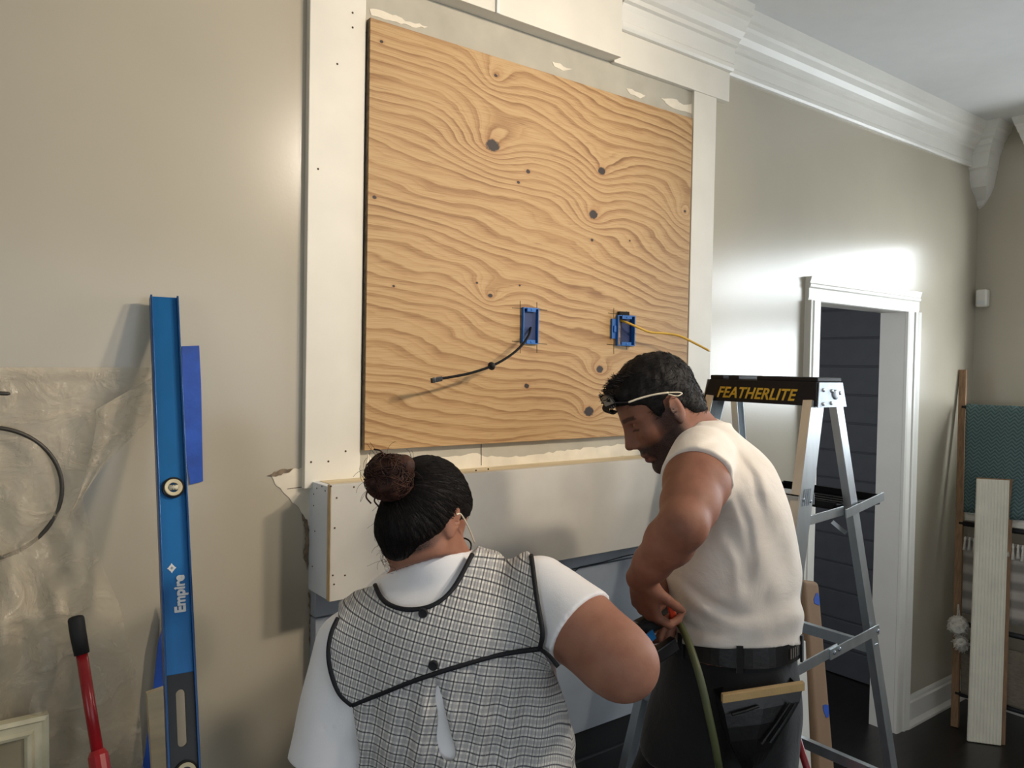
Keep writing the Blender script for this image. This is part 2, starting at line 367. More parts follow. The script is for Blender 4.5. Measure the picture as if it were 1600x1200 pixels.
n2 = t.math('SUBTRACT', t.noise(t.mapping(co, scale=(3, 1, 9)), 2.2, 2), .5)
zz = t.math('ADD', Z_, t.math('MULTIPLY', n1, .30)); zz = t.math('ADD', zz, t.math('MULTIPLY', n2, .028))
zz = t.math('ADD', zz, t.math('MULTIPLY', X_, .15))
core = None; halo = None
nj = t.math('MULTIPLY', t.math('SUBTRACT', t.noise(co, 90, 2), .5), .9)
for kx, kz, a, s, r in KN:
    dx = t.math('SUBTRACT', X_, kx); dz = t.math('SUBTRACT', Z_, kz)
    r2 = t.math('ADD', t.math('MULTIPLY', t.math('MULTIPLY', dx, dx), .55), t.math('MULTIPLY', dz, dz))
    if s > .04:
        e = t.math('EXPONENT', t.math('DIVIDE', r2, -s*s))
        zz = t.math('ADD', zz, t.math('MULTIPLY', e, a))
        dr = t.math('SQRT', r2); e2 = t.math('EXPONENT', t.math('DIVIDE', dr, -.022)); zz = t.math('ADD', zz, t.math('MULTIPLY', e2, .07))
    rr = t.math('ADD', t.math('DIVIDE', t.math('SQRT', r2), r), nj)
    c = t.math('SMOOTHSTEP' if False else 'SUBTRACT', 1.35, rr, clamp=True)
    c = t.math('MULTIPLY', c, 3, clamp=True)
    core = c if core is None else t.math('MAXIMUM', core, c)
    hh = t.math('SUBTRACT', 1.0, t.math('DIVIDE', t.math('SQRT', r2), r*3.2), clamp=True)
    halo = hh if halo is None else t.math('MAXIMUM', halo, hh)
fr = t.math('FRACT', t.math('MULTIPLY', zz, 30))
fr2 = t.math('FRACT', t.math('MULTIPLY', zz, 67))
fine = t.noise(t.mapping(co, scale=(4, 1, 130)), 3, 3)
patchy = t.noise(t.mapping(co, scale=(1.2, 1, 3)), 2.4, 2)
g1 = t.ramp(fr, [(0, (0,0,0,1)), (.52, (.22,.22,.22,1)), (.82, (.9,.9,.9,1)), (.93, (1,1,1,1)), (1, (0,0,0,1))])
g2 = t.ramp(fr2, [(0, (0,0,0,1)), (.6, (.25,.25,.25,1)), (.9, (1,1,1,1)), (1, (0,0,0,1))])
g = t.math('ADD', t.math('MULTIPLY', g1, t.math('MULTIPLY_ADD', patchy, 1.1, -.05)), t.math('MULTIPLY', g2, .18))
g = t.math('ADD', g, t.math('MULTIPLY', t.math('SUBTRACT', fine, .5), .8), clamp=True)
colr = t.ramp(g, [(0, rgb(194,160,112)), (.3, rgb(175,137,88)), (.65, rgb(140,99,56)), (1, rgb(94,62,34))])
blotch = t.noise(t.mapping(co, scale=(1, 1, 1.6), loc=(3.1, 0, 1.7)), 3.2, 3)
colr = t.mix(t.math('MULTIPLY', blotch, .35), colr, rgb(164,124,76))
streak = t.noise(t.mapping(co, scale=(9, 1, 110), loc=(1, 0, 4)), 1.5, 2)
colr = t.mix(t.math('MULTIPLY', t.math('SUBTRACT', streak, .64, clamp=True), 4, clamp=True), colr, rgb(110,74,42))
colr = t.mix(t.math('MULTIPLY', halo, .55), colr, rgb(158,104,56))
colr = t.mix(core, colr, rgb(42,28,20))
t.base(colr); t.rough(.62); t.bump(g, .12, .001); M['ply'] = t.m
c00 = PY(569, 704, PYW); c11 = PY(1082, 185, PYW)
px0, px1, pz0, pz1 = c00[0]+.001, c11[0], c00[2], c11[2]
k = MB(); k.box((px0, PYW, pz0), (px1, PYW+.018, pz1))
ply = tag(k.build('plywood_sheet', M['ply'], bevel=.0008), 'large square pine plywood sheet with knots filling the white frame', 'plywood')
k = MB()
for i in range(3): k.box((px0-.0012, PYW+.002+i*.006, pz0+.001), (px0, PYW+.005+i*.006, pz1-.001))
k.build('ply_layers', M['paper'], ply)
def pencil(u0, v0, u1, v1):
    k = MB(); k.beam(PY(u0, v0, PYW-.0003), PY(u1, v1, PYW-.0003), rect(.0016, .0006), (0, 0, 1) if abs(u1-u0) > abs(v1-v0) else (1, 0, 0)); k.build('saw_line', M['dark'], ply)
for a in [(800,481,855,485),(800,533,855,538),(813,470,813,552),(839,472,839,551),(950,489,990,494),(948,538,990,542),(959,481,959,553),(979,486,979,546)]: pencil(*a)
# ------------------------------------------------------------------ mantel box
mb = thing('mantel_box', (1.56, -.065, 1.18), 'long grey primed box mantel mounted below the plywood', 'mantel')
mx0 = PY(517, 800, -.13)[0]; mx1 = 2.33; MZ0, MZ1 = 1.184, 1.458
k = MB(); k.box((mx0, -.13, MZ0), (mx1, -.112, MZ1+.004)); fb = k.build('front_board', M['mantel'], mb, bevel=.001)
k = MB(); k.box((mx0-.0012, -.1295, MZ0+.001), (mx0+.0005, -.1125, MZ1+.003)); k.build('raw_edge', M['rawedge'], mb)
for x in (mx0+.001, mx1-.019):
    k = MB(); k.box((x, -.112, MZ0), (x+.018, -.0005, MZ1-.002)); sb = k.build('side_board', M['mantel_side'], mb, bevel=.001)
    if x < 1: holes_side = sb
k = MB(); k.box((mx0+.0195, -.1118, MZ1-.02), (mx1-.0195, -.0085, MZ1-.001)); k.build('top_board', M['topboard'], mb)
k = MB(); k.box((mx0+.0195, -.1118, MZ0+.001), (mx1-.0195, -.001, MZ0+.018)); k.build('bottom_board', M['mantel'], mb)
holes('nail_holes', [(526,778),(553,761),(523,825),(520,899),(522,913),(539,899),(517,760),(632,744),(655,741),(744,735),(763,733)], -.1302, fb, .0024)
k = MB()
for u, v in [(495,763),(503,760),(508,767),(490,790),(492,830),(503,760),(488,885),(490,772)]:
    k.lathe(PX(u, v, mx0+.0008), (-1, 0, 0), [(.0022, -.001), (.0022, .0004), (.001, .0006)], 7)
o = k.build('nail_holes', M['nail'], holes_side); o['kind'] = 'stuff'
# fireplace surround and opening below the mantel
fs_ = thing('fireplace_surround', (1.56, -.02, 0), 'bluish grey fireplace surround below the mantel with a black opening', 'fireplace')
k = MB(); k.box((.80, -.034, .588), (2.33, -.0005, 1.115)); k.build('surround_panel', M['surround'], fs_, bevel=.002)
k = MB(); k.box((.80, -.030, 1.118), (2.33, -.0005, 1.183)); k.build('top_strip', M['surround'], fs_, bevel=.002)
k = MB(); k.box((.80, -.026, .001), (2.33, -.0005, .586)); k.build('black_slip', M['black'], fs_)
k = MB(); k.box((1.12, -.04, .02), (2.0, -.026, .50)); k.build('firebox_door', M['black'], fs_, bevel=.004)
k = MB(); k.tube([PY(u, v, -.036) for u, v in [(860,892),(882,888),(899,892),(906,886),(940,879),(980,868),(1000,864)]], .0014, 6); k.build('loose_caulk', M['dark'], fs_)
# ------------------------------------------------------------------ outlet boxes and cables on the plywood
def outlet_box(name, u0, v0, u1, v1, tilt, proud, lab, ear):
    a = PY(u0, v1, PYW); b = PY(u1, v0, PYW); cx, cz = (a[0]+b[0])/2, (a[2]+b[2])/2; hw, hh = (b[0]-a[0])/2, (b[2]-a[2])/2
    r = thing(name, (cx, PYW, cz), lab, 'outlet box', 'blue electrical boxes in the plywood')
    R = Matrix.Rotation(tilt, 3, 'Z')
    def tr_(k): k.v = [tuple(Vector((cx, PYW-proud, cz))+R @ Vector(p)) for p in k.v]; return k
    d = .060; th = .003
    k = MB(); k.box((-hw, 0, -hh), (-hw+th, d, hh)); k.box((hw-th, 0, -hh), (hw, d, hh)); k.box((-hw+th, 0, hh-th), (hw-th, d, hh)); k.box((-hw+th, 0, -hh), (hw-th, d, -hh+th))
    tr_(k).build('box_shell', M['blueplastic'], r)
    k = MB(); k.box((-hw+th, proud-.0022, -hh+th), (hw-th, proud-.0004, hh-th)); tr_(k).build('box_back', M['bluedark'], r)
    for s in (-1, 1):
        k = MB(); k.box((-hw*.55, -.0016, s*hh), (hw*.55, .004, s*(hh-.012))); k.lathe((0, -.0016, s*(hh-.006)), (0, -1, 0), [(.003, 0), (.003, .0012), (.0012, .002)], 10)
        tr_(k).build('screw_ear', M['blueplastic'], r)
    if ear:
        k = MB(); k.box((-hw-.022, .010, -hh*.55), (-hw, .013, hh*.75)); k.box((-hw-.022, .0, -hh*.55), (-hw-.019, .013, hh*.75)); k.box((-hw-.012, .004, -hh*.1), (-hw-.004, .010, hh*.3)); tr_(k).build('clamp_wing', M['blueplastic'], r)
        k = MB(); k.box((-hw*.8, .001, hh+.001), (hw*.3, .02, hh+.012)); tr_(k).build('gap', M['dark'], r)
    else:
        k = MB(); k.box((-hw-.006, .010, -hh*.98), (-hw-.0005, .02, hh*.98)); tr_(k).build('gap', M['dark'], r)
    return r
outlet_box('outlet_box', 814, 482, 839, 537, 0, .010, 'blue electrical box in the plywood with the black cable hanging out', False)
outlet_box('outlet_box', 960, 494, 983, 540, math.radians(-14), .022, 'blue electrical box pulled askew with the yellow cable coming out', True)
bc = thing('black_cable', PY(826, 520, PYW-.02), 'short black cable with a round grommet hanging from the left blue box', 'cable')
pts = [(829,512,.0),(826,524,.03),(815,540,.055),(795,557,.07),(768,572,.08),(735,583,.085),(705,589,.09),(686,592,.092)]
k = MB(); k.tube(spline([PY(u, v, PYW-d) for u, v, d in pts], 8), .0036, 10); k.build('cord', M['cable'], bc, smooth=True)
p = PY(768, 572, PYW-.08); ax = PY(795, 557, PYW-.07)-PY(735, 583, PYW-.085)
k = MB(); k.lathe(p, ax, [(.004,-.007),(.009,-.006),(.0115,-.002),(.0115,.002),(.009,.006),(.004,.007)], 20); k.build('grommet', M['rubber'], bc, smooth=True)
k = MB(); k.beam(PY(690, 591.5, PYW-.092), PY(674, 595, PYW-.094), rect(.0125, .009), (0, 0, 1)); k.build('plug', M['blackplastic'], bc, bevel=.0015)
k = MB(); k.beam(PY(680, 593.5, PYW-.0927), PY(678, 594, PYW-.0932), rect(.0132, .0097), (0, 0, 1)); k.build('plug_band', M['steel'], bc)
yc = thing('yellow_cable', PY(978, 505, PYW-.02), 'yellow electrical cable sticking out of the right blue box', 'cable')
pts = [(968,500,-.005),(982,505,.03),(998,512,.05),(1016,519,.065),(1040,521,.08),(1062,525,.095),(1085,536,.11),(1108,548,.125)]
k = MB(); k.tube(spline([PY(u, v, PYW-d) for u, v, d in pts], 8), .0038, 10); k.build('cord', M['yellow'], yc, smooth=True)
k = MB(); p = PY(1108, 548, PYW-.125); d = unit(p-PY(1100, 544, PYW-.12)); k.tube([p, p+d*.006], .0016, 8); k.build('bare_wire_end', M['white'], yc)

# recessed ceiling lamps
M['lampglow'] = NT('lamp_diffuser').m; _b = M['lampglow'].node_tree.nodes['Principled BSDF']; _b.inputs['Emission Color'].default_value = (1, .80, .55, 1); _b.inputs['Emission Strength'].default_value = 6
for i, ((x, y), aim, watts) in enumerate(CANS):
    cl = thing('ceiling_light', (x, y, CEIL), 'round warm recessed ceiling lamp behind the viewer, '+('left one' if i == 0 else 'right one'), 'ceiling light', 'recessed ceiling lamps')
    k = MB(); k.lathe((x, y, CEIL-.001), (0, 0, -1), [(.095, 0), (.095, .004), (.075, .008), (.075, 0)], 28); k.build('trim_ring', M['trim'], cl)
    k = MB(); k.lathe((x, y, CEIL-.001), (0, 0, -1), [(.074, 0), (.074, .003), (.03, .005)], 28); k.build('diffuser', M['lampglow'], cl)
    l = bpy.data.lights.new('lamp', 'SPOT'); l.energy = watts; l.color = (1, .87, .71); l.spot_size = math.radians(68); l.spot_blend = 1.0; l.shadow_soft_size = .13
    o = bpy.data.objects.new('lamp', l); COL.objects.link(o); o.location = (x, y, CEIL-.03); o.rotation_euler = (Vector(aim)-Vector((x, y, CEIL-.03))).to_track_quat('-Z', 'Y').to_euler(); o.parent = cl; o.matrix_parent_inverse = cl.matrix_basis.inverted()
# ------------------------------------------------------------------ spirit level leaning on the wall
LA = PY(256, 465, -.035); LB = PD(287, 1200, 1.47); LD = unit(LB-LA)
LS = unit(np.array([1., -.12, 0])-LD*np.dot([1., -.12, 0], LD)); LN = np.cross(LD, LS)
if np.dot(LN, CAM-LA) < 0: LN = -LN
def LV(u, v):
    d = ray(u, v); s = np.dot(LA-CAM, LN)/np.dot(d, LN); q = CAM+d*s-LA; return np.dot(q, LS), np.dot(q, LD)
LW = LV(278, 465)[0]-LV(234, 465)[0]; LEN = -LA[2]/LD[2]-.001
lvl = thing('spirit_level', LA+LD*LEN, 'long blue spirit level leaning upright against the beige wall', 'spirit level')
def LP(a, t_, n_=0.0): return LA+LS*a+LD*t_+LN*n_
def lbox(a0, a1, t0, t1, n0, n1):
    k = MB(); k.prism([LP(a0, t0, n0), LP(a1, t0, n0), LP(a1, t0, n1), LP(a0, t0, n1)], LD*(t1-t0)); return k
hwid = LW/2
for s in (-1, 1):
    lbox(s*(hwid-.004), s*hwid, 0, LEN, -.014, .014).build('flange', M['leveledge'], lvl, bevel=.0008)
tg = LV(285, 1052)[1]
lbox(-hwid+.004, hwid-.004, 0, tg, -.003, .003).build('web', M['levelblue'], lvl)
# black hand grip with a long slot
ts0, ts1 = LV(283, 1077)[1], LV(284, 1167)[1]; te = LV(288, 1225)[1]; sa = LV(283, 1120)[0]; sr = .0085
inner = []; outer = []
N_ = 48
for i in range(N_):
    th = 2*math.pi*i/N_; c, s = math.cos(th), math.sin(th)
    inner.append((sa+sr*s, (ts0+sr if c > 0 else ts1-sr)-sr*c))
    q = max(abs(c), abs(s)); outer.append(((hwid-.004)*s/q, (tg+te)/2-(te-tg)/2*c/q))
k = MB(); vs = []
for n_ in (.006, -.006):
    vs += [LP(a, t_, n_) for a, t_ in inner]+[LP(a, t_, n_) for a, t_ in outer]
fs = []
for i in range(N_):
    j = (i+1) % N_; fs += [(i, j, N_+j, N_+i), (2*N_+i, 3*N_+i, 3*N_+j, 2*N_+j), (i, 2*N_+i, 2*N_+j, j), (N_+i, N_+j, 3*N_+j, 3*N_+i)]
k.add(vs, fs); k.build('hand_grip', M['blackplastic'], lvl)
lbox(-hwid+.004, hwid-.004, te, LEN, -.003, .003).build('web', M['levelblue'], lvl)
M['vialring'] = plain('vial_ring', rgb(214,200,164), .4, var=.05); M['vialglass'] = plain('vial_glass', rgb(196,190,168), .15, var=.1, nscale=80)
for (u, v, r_) in ((270, 763, 16.5), (290, 1206, 18)):
    a, t_ = LV(u, v); R_ = LV(u+r_, v)[0]-a; c = LP(a, t_, 0)
    k = MB(); k.lathe(c, LN, [(R_*1.06, -.010), (R_*1.06, .010), (R_*.92, .012), (R_*.86, .010), (R_*.86, -.010)], 28); vb = k.build('vial_block', M['blackplastic'], lvl, smooth=False)
    k = MB(); k.lathe(c, LN, [(R_*.86, .0), (R_*.86, .0115), (R_*.80, .0125), (R_*.50, .0115), (R_*.50, .0)], 28); k.build('vial_ring', M['vialring'], vb)
    k = MB(); k.tube([LP(a-R_*.45, t_, .008), LP(a+R_*.45, t_, .008)], R_*.28, 12); k.build('vial', M['vialglass'], vb, smooth=True)
    for q in (-.12, .12):
        k = MB(); k.tube([LP(a+q*R_, t_-R_*.30, .0125), LP(a+q*R_, t_+R_*.30, .0125)], .0005, 6); k.build('vial_line', M['blackplastic'], vb)
a0, t0 = LV(289, 955); a1, t1 = LV(287, 897)
for i_, (dx_, dt_) in enumerate(((0, 0), (.0009, .0), (-.0009, 0), (0, .0009))): lettering('maker_lettering', 'Empire', M['white'], LP(a0+dx_, t0+dt_, .0042+.0003*i_), -LD, LS*-1.0, .027, lvl, offset=.02, width=(t0-t1)*.98)
k = MB()
a, t_ = LV(268, 888); c = LP(a, t_, .0031)
pr = []
for i in range(16):
    th = math.pi*2*i/16; rr = .0066 if i % 4 else .0100
    pr.append(c+LS*rr*math.cos(th)*.85+LD*rr*math.sin(th))
k.prism(pr, LN*.0008); k.build('maker_emblem', M['white'], lvl)
k = MB(); c2 = c+LN*.001
k.beam(c2-LS*.003, c2+LS*.003, rect(.001, .0008), LD); k.beam(c2-LD*.003, c2+LD*.003, rect(.001, .0008), LS); k.build('emblem_cross', M['leveledge'], lvl)
# ------------------------------------------------------------------ masking film tape, board and tool by the level
def wallstrip(name, pix, Y, t, mat, lab, cat, bulge=0.0):
    pts = [PY(u, v, Y) for u, v in pix]; k = MB(); k.prism(pts, (0, -t, 0)); return tag(k.build(name, mat), lab, cat)
wallstrip('masking_tape', [(284,541),(311,540),(314,600),(317,752),(297,757),(288,700)], -.003, .0015, M['tape'], 'blue masking tape strip on the wall right of the spirit level', 'tape')
wallstrip('masking_tape', [(262,938),(268,960),(268,1230),(214,1230),(226,1180),(238,1090),(246,1010)], -.02, .0015, M['tape'], 'blue masking tape hanging left of the lower spirit level', 'tape')
A = np.array([PY(240, 1076, -.13)[0], -.13, PY(240, 1076, -.13)[2]])
k = MB(); w0, w1 = PY(227, 1076, -.13)[0], PY(262, 1076, -.13)[0]; zt = A[2]
k.prism([(w0, -.13, zt-.002), (w1, -.13, zt+.003), (w1, -.145, zt+.003), (w0, -.145, zt-.002)], (.03, -.22, -zt+.004)); tag(k.build('offcut_board', M['topboard'], bevel=.001), 'pale narrow offcut board standing behind the spirit level', 'board')
tl = thing('pry_handle', PD(165, 1240, 1.5), 'red steel tool handle with black rubber grip leaning on the wall', 'tool')
q = [PY(118, 962, -.16), PY(122, 990, -.17), PY(128, 1022, -.18), PY(140, 1100, -.215), PY(152, 1172, -.25), PY(165, 1255, -.29)]
k = MB(); k.tube([q[0], q[0]*.93+q[1]*.07, q[0]*.8+q[1]*.2, q[1], q[2]], [.006, .0125, .0145, .0145, .0135], 14); k.build('grip', M['rubber'], tl, smooth=True)
k = MB(); k.tube([q[2], q[3], q[4]], .0105, 12); k.build('shaft', M['red'], tl, smooth=True)
k = MB(); k.tube([q[4], q[4]*.9+q[5]*.1, q[5]], [.0125, .0175, .0185], 12); k.build('shaft_socket', M['red'], tl)
d_ = unit(q[5]-q[4]); e_ = q[5]+d_*(q[5][2]/-d_[2]-.012); k = MB(); k.tube([q[5], e_], .0105, 12); k.build('lower_shaft', M['red'], tl, smooth=True)
# round dark hoop hanging under the plastic, rod, picture frame
hp = PY(-22, 772, -.03); R_ = PY(97, 772, -.03)[0]-hp[0]
k = MB(); k.tube([hp+np.array([R_*math.cos(2*math.pi*i/64), 0, R_*math.sin(2*math.pi*i/64)]) for i in range(65)], .0042, 8, caps=False)
M['hoop'] = plain('dark_grey_metal', rgb(70,66,60), .5, .4)
tag(k.build('metal_hoop', M['hoop'], smooth=True), 'thin dark round hoop hanging on the wall under the plastic sheet', 'hoop')
k = MB(); k.tube([PY(-60, 612, -.05), PY(12, 615, -.05), PY(16, 615, -.05)], [.004, .004, .0025], 10); tag(k.build('metal_rod', M['hoop'], smooth=True), 'short dark rod end above the round hoop', 'rod')
fx, fz = PY(74, 1110, -.12)[0], PY(74, 1110, -.12)[2]
fr_ = thing('picture_frame', (fx-.25, -.2, .0), 'cream moulded picture frame leaning in the lower left corner', 'picture frame')
fw = PY(74, 1110, -.12)[0]-PY(37, 1110, -.12)[0]; FW, FH = .52, fz; tilt = .10/FH
def fpt(a, h_, n_): return (fx-FW+a, -.12-(FH-h_)*tilt-n_, h_)
def fmember(name, P0, P1, Q0, Q1):
    k = MB(); vs = []
    for (o_, i_) in ((P0, Q0), (P1, Q1)):
        for s, n_ in ((0, 0), (0, .022), (.18, .026), (.30, .018), (.62, .016), (.74, .022), (.9, .018), (1, .010), (1, 0)):
            vs.append(fpt(o_[0]+(i_[0]-o_[0])*s, o_[1]+(i_[1]-o_[1])*s, n_))
    n = 9; k.add(vs, [(i, (i+1) % n, n+(i+1) % n, n+i) for i in range(n)]+[tuple(range(n)), tuple(range(2*n-1, n-1, -1))]); k.build(name, M['cream'], fr_)
o4 = [(0, .003), (FW, .003), (FW, FH), (0, FH)]; i4 = [(fw, fw), (FW-fw, fw), (FW-fw, FH-fw), (fw, FH-fw)]
for i, nm in enumerate(('rail', 'stile', 'rail', 'stile')): fmember('frame_'+nm, o4[i], o4[(i+1) % 4], i4[i], i4[(i+1) % 4])
k = MB(); k.prism([fpt(fw*.8, fw*.8, .003), fpt(FW-fw*.8, fw*.8, .003), fpt(FW-fw*.8, FH-fw*.8, .003), fpt(fw*.8, FH-fw*.8, .003)], (0, -.003, 0)); k.build('picture', M['canvas'], fr_)
# translucent plastic sheet taped over the lower left wall
t = NT('clear_polythene'); co = t.co()
n1 = t.noise(t.mapping(co, scale=(1, 1, 1.6)), 9, 5, .6, 1.2); n2 = t.noise(t.mapping(co, scale=(2.2, 1, 1), rot=(0, .6, 0)), 26, 3, .6, .8)
t.bump(t.math('ADD', n1, t.math('MULTIPLY', n2, .35)), .75, .02)
t.base(rgb(222,206,178)); t.rough(.22)
tr2 = t.new('ShaderNodeBsdfTransparent'); tr2.inputs[0].default_value = (.97, .965, .95, 1); mx = t.new('ShaderNodeMixShader'); out = t.t.nodes['Material Output']
t.set(mx.inputs[0], t.math('MULTIPLY_ADD', t.math('POWER', n1, 1.5), .75, .05)); t.t.links.new(tr2.outputs[0], mx.inputs[1]); t.t.links.new(t.b.outputs[0], mx.inputs[2]); t.t.links.new(mx.outputs[0], out.inputs[0])
M['poly'] = t.m
poly = [(-260,570),(120,577),(239,580),(237,650),(170,718),(128,775),(150,860),(185,940),(215,1060),(228,1260),(-260,1260)]
def inside(u, v):
    c = False; n = len(poly)
    for i in range(n):
        x0, y0 = poly[i]; x1, y1 = poly[(i+1) % n]
        if (y0 > v) != (y1 > v) and u < (x1-x0)*(v-y0)/(y1-y0)+x0: c = not c
    return c
random.seed(7)
ph = [random.uniform(0, 6.28) for _ in range(8)]
k = MB(); rows = 70; cols = 60; vs = []
for j in range(rows+1):
    v = 574+(1262-574)*j/rows
    xr = 60
    for i in range(len(poly)):
        x0, y0 = poly[i]; x1, y1 = poly[(i+1) % len(poly)]
        if x0 > -200 and x1 > -200 or y0 != y1 and x0 > -200:
            if min(y0, y1) <= v <= max(y0, y1) and y0 != y1: xr = (x1-x0)*(v-y0)/(y1-y0)+x0
    if v < 580: xr = 239
    for i in range(cols+1):
        s = i/cols; u = -260+(xr+260)*s
        g = (v-574)/688; P = PY(u, v, 0)
        y = -.018-.02*g-(.0 if v > 640 else .0)
        y -= (.010+.035*g)*(.5+.5*math.sin(u*.045+ph[0]+v*.012*(1+.3*math.sin(u*.01))))*min(1, g*3+.15)
        y -= .010*(.5+.5*math.sin(u*.11-v*.05+ph[1]))*min(1, g*2.2)
        y -= .006*math.sin(v*.22+ph[2]+.01*u)*math.exp(-((v-596)/26)**2)
        f = max(0, 1-((u-70)/150)**2)*max(0, min(1, (v-850)/120)); y -= .055*f
        vs.append(PY(u, v, min(y, -.012)))
k.add(vs, [(j*(cols+1)+i, j*(cols+1)+i+1, (j+1)*(cols+1)+i+1, (j+1)*(cols+1)+i) for j in range(rows) for i in range(cols)])
ps_ = k.build('plastic_sheet', M['poly'], smooth=True)
k = MB(); st = [((150,640),(237,590)), ((150,665),(236,622)), ((146,690),(236,652)), ((140,716),(196,694)), ((132,745),(160,728)), ((118,785),(136,766)), ((100,820),(106,812))]; vs = []
for (a_, b_) in st:
    for q in range(9): s = q/8; vs.append(PY(a_[0]+(b_[0]-a_[0])*s, a_[1]+(b_[1]-a_[1])*s, -.062-.006*math.sin(s*9)))
k.add(vs, [(j*9+i, j*9+i+1, (j+1)*9+i+1, (j+1)*9+i) for j in range(len(st)-1) for i in range(8)]); k.build('folded_edge', M['poly'], ps_, smooth=True)
tag(ps_, 'crinkled clear plastic dust sheet hung over the lower left wall', 'plastic sheet')
# a small printed mark on the sheet
M['greyprint'] = plain('grey_print', rgb(110,104,96), .7)
mk = [PY(u, v, -.045) for u, v in ((213,612),(222,611),(222,617),(213,618))]; 
# ------------------------------------------------------------------ stepladder
lad = thing('stepladder', (2.25, -.45, 0), 'aluminium stepladder with a black cap standing behind the man', 'ladder')
LX, LY0, LY1, LZ0, LZ1 = 2.0, -.643, -.269, 1.655, 1.735
k = MB()
e = .010
capv = [(LX-e, LY0-.004, LZ0), (LX+.135+e, LY0-.004, LZ0), (LX+.135+e, LY1+e+.004, LZ0), (LX-e, LY1+e+.004, LZ0), (LX+.002, LY0+.004, LZ1-.012), (LX+.128, LY0+.004, LZ1-.012), (LX+.128, LY1-.002, LZ1-.012), (LX+.002, LY1-.002, LZ1-.012)]
k.add(capv, [(0,3,2,1),(4,5,6,7),(0,1,5,4),(1,2,6,5),(2,3,7,6),(3,0,4,7)])
cap = k.build('top_cap', M['capblack'], lad, bevel=.003)
for y0, y1 in ((LY1-.052, LY1-.004), (LY1-.11, LY1-.072), (LY0+.002, LY0+.20)):
    k = MB(); k.box((LX+.003, y0, LZ1-.013), (LX+.127, y1, LZ1)); k.build('cap_ridge', M['capblack'], cap, bevel=.003)
def capface(y, z): 
    s = (z-LZ0)/(LZ1-.012-LZ0); return np.array([LX-e+s*(.002+e)-.0012, y, z])
yA = PX(1121, 628, LX-.006)[1]; yB = PX(1241, 628, LX-.006)[1]
lettering('cap_lettering', 'FEATHERLITE', M['gold'], capface(yA, LZ0+.0125), (0, -1, 0), capface(0, LZ1-.02)-capface(0, LZ0), .047, lad, shear=.26, offset=.02, spacing=1.05, width=(yA-yB)*1.03)
for s, yy in ((-1, LY0-.0045), (1, LY1+e+.0045)):
    k = MB(); k.prism([(LX-.006, yy, LZ0-.003), (LX+.142, yy, LZ0-.003), (LX+.128, yy-s*.006, LZ1-.014), (LX+.008, yy-s*.006, LZ1-.014)], (0, s*.003, 0)); br = k.build('end_bracket', M['zinc'], lad)
    for dx, dz in ((.016, .045), (.012, .006), (.058, .042), (.052, .008), (.10, .036)):
        k = MB(); k.lathe((LX+dx+.01, yy+s*.002-s*.006*dz/.07, LZ0+dz), (0, s, 0), [(.0055, 0), (.005, .003), (.002, .0045)], 12); k.build('rivet', M['alu'], br, smooth=True)
    k = MB(); k.lathe((LX+.085, yy+s*.0005, LZ0+.032), (0, s, 0), [(.014, 0), (.014, .0022), (.011, .003)], 20); k.build('boss', M['zinc'], br, smooth=True)
def YN(z): return LY0+.004-(1.655-z)*.055
def YFAR(z): return LY1-.004+(1.655-z)*.055
def fitline(p, q):
    a = PY(p[0], p[1], YN(PY(p[0], p[1], LY0)[2])); b = PY(q[0], q[1], YN(PY(q[0], q[1], LY0)[2]))
    s = (a[0]-b[0])/(a[2]-b[2]); return lambda z: a[0]+(z-a[2])*s
FXr = fitline((1277, 640), (1214, 1170)); RXr = fitline((1313, 640), (1397, 1185))
def channel(name, xf, yf, z0, z1, wd, fl, s, th=.003):
    p0 = np.array([xf(z1), yf(z1), z1]); p1 = np.array([xf(z0), yf(z0), z0])
    prof = [(-wd/2, 0), (wd/2, 0), (wd/2, -fl), (wd/2-th, -fl), (wd/2-th, -th), (-wd/2+th, -th), (-wd/2+th, -fl), (-wd/2, -fl)]
    d = unit(p1-p0); a = unit(np.array([1., 0, 0])-d*d[0]); b = np.array([0, s, 0.])-d*d[1]*s; b = unit(b-a*np.dot(a, b))
    k = MB(); k.prism([p0+a*x+b*y for x, y in prof], p1-p0); return k.build(name, M['alu'], lad)
r1 = channel('front_rail', FXr, YN, .02, LZ0+.01, .062, .028, -1); channel('front_rail', FXr, YFAR, .02, LZ0+.01, .062, .028, 1)
channel('rear_rail', RXr, YN, .02, LZ0+.01, .034, .024, -1); channel('rear_rail', RXr, YFAR, .02, LZ0+.01, .034, .024, 1)
for xf, w_ in ((FXr, .075), (RXr, .05)):
    for yf in (YN, YFAR):
        k = MB(); z = .0; k.box((xf(z)-w_/2, yf(z)-.03, .001), (xf(z)+w_/2, yf(z)+.03, .035)); k.build('foot', M['rubber'], lad, bevel=.004)
for z in (1.415, 1.10, .79, .48, .17):
    k = MB(); x = FXr(z); y0, y1 = YN(z)+.004, YFAR(z)-.004
    k.box((x-.036, y0, z-.003), (x+.044, y1, z)); k.box((x-.036, y0, z-.032), (x-.033, y1, z)); k.box((x+.041, y0, z-.032), (x+.044, y1, z))
    for j in range(6): k.box((x-.03+j*.012, y0, z), (x-.026+j*.012, y1, z+.0015))
    st = k.build('step', M['alu'], lad)
    for yy, s in ((YN(z), -1), (YFAR(z), 1)):
        for dx, dz in ((-.018, -.012), (.016, -.02)):
            k = MB(); k.lathe((x+dx, yy+s*.0005, z+dz), (0, s, 0), [(.005, -.003), (.005, .002), (.002, .0035)], 10); k.build('rivet', M['zinc'], st, smooth=True)
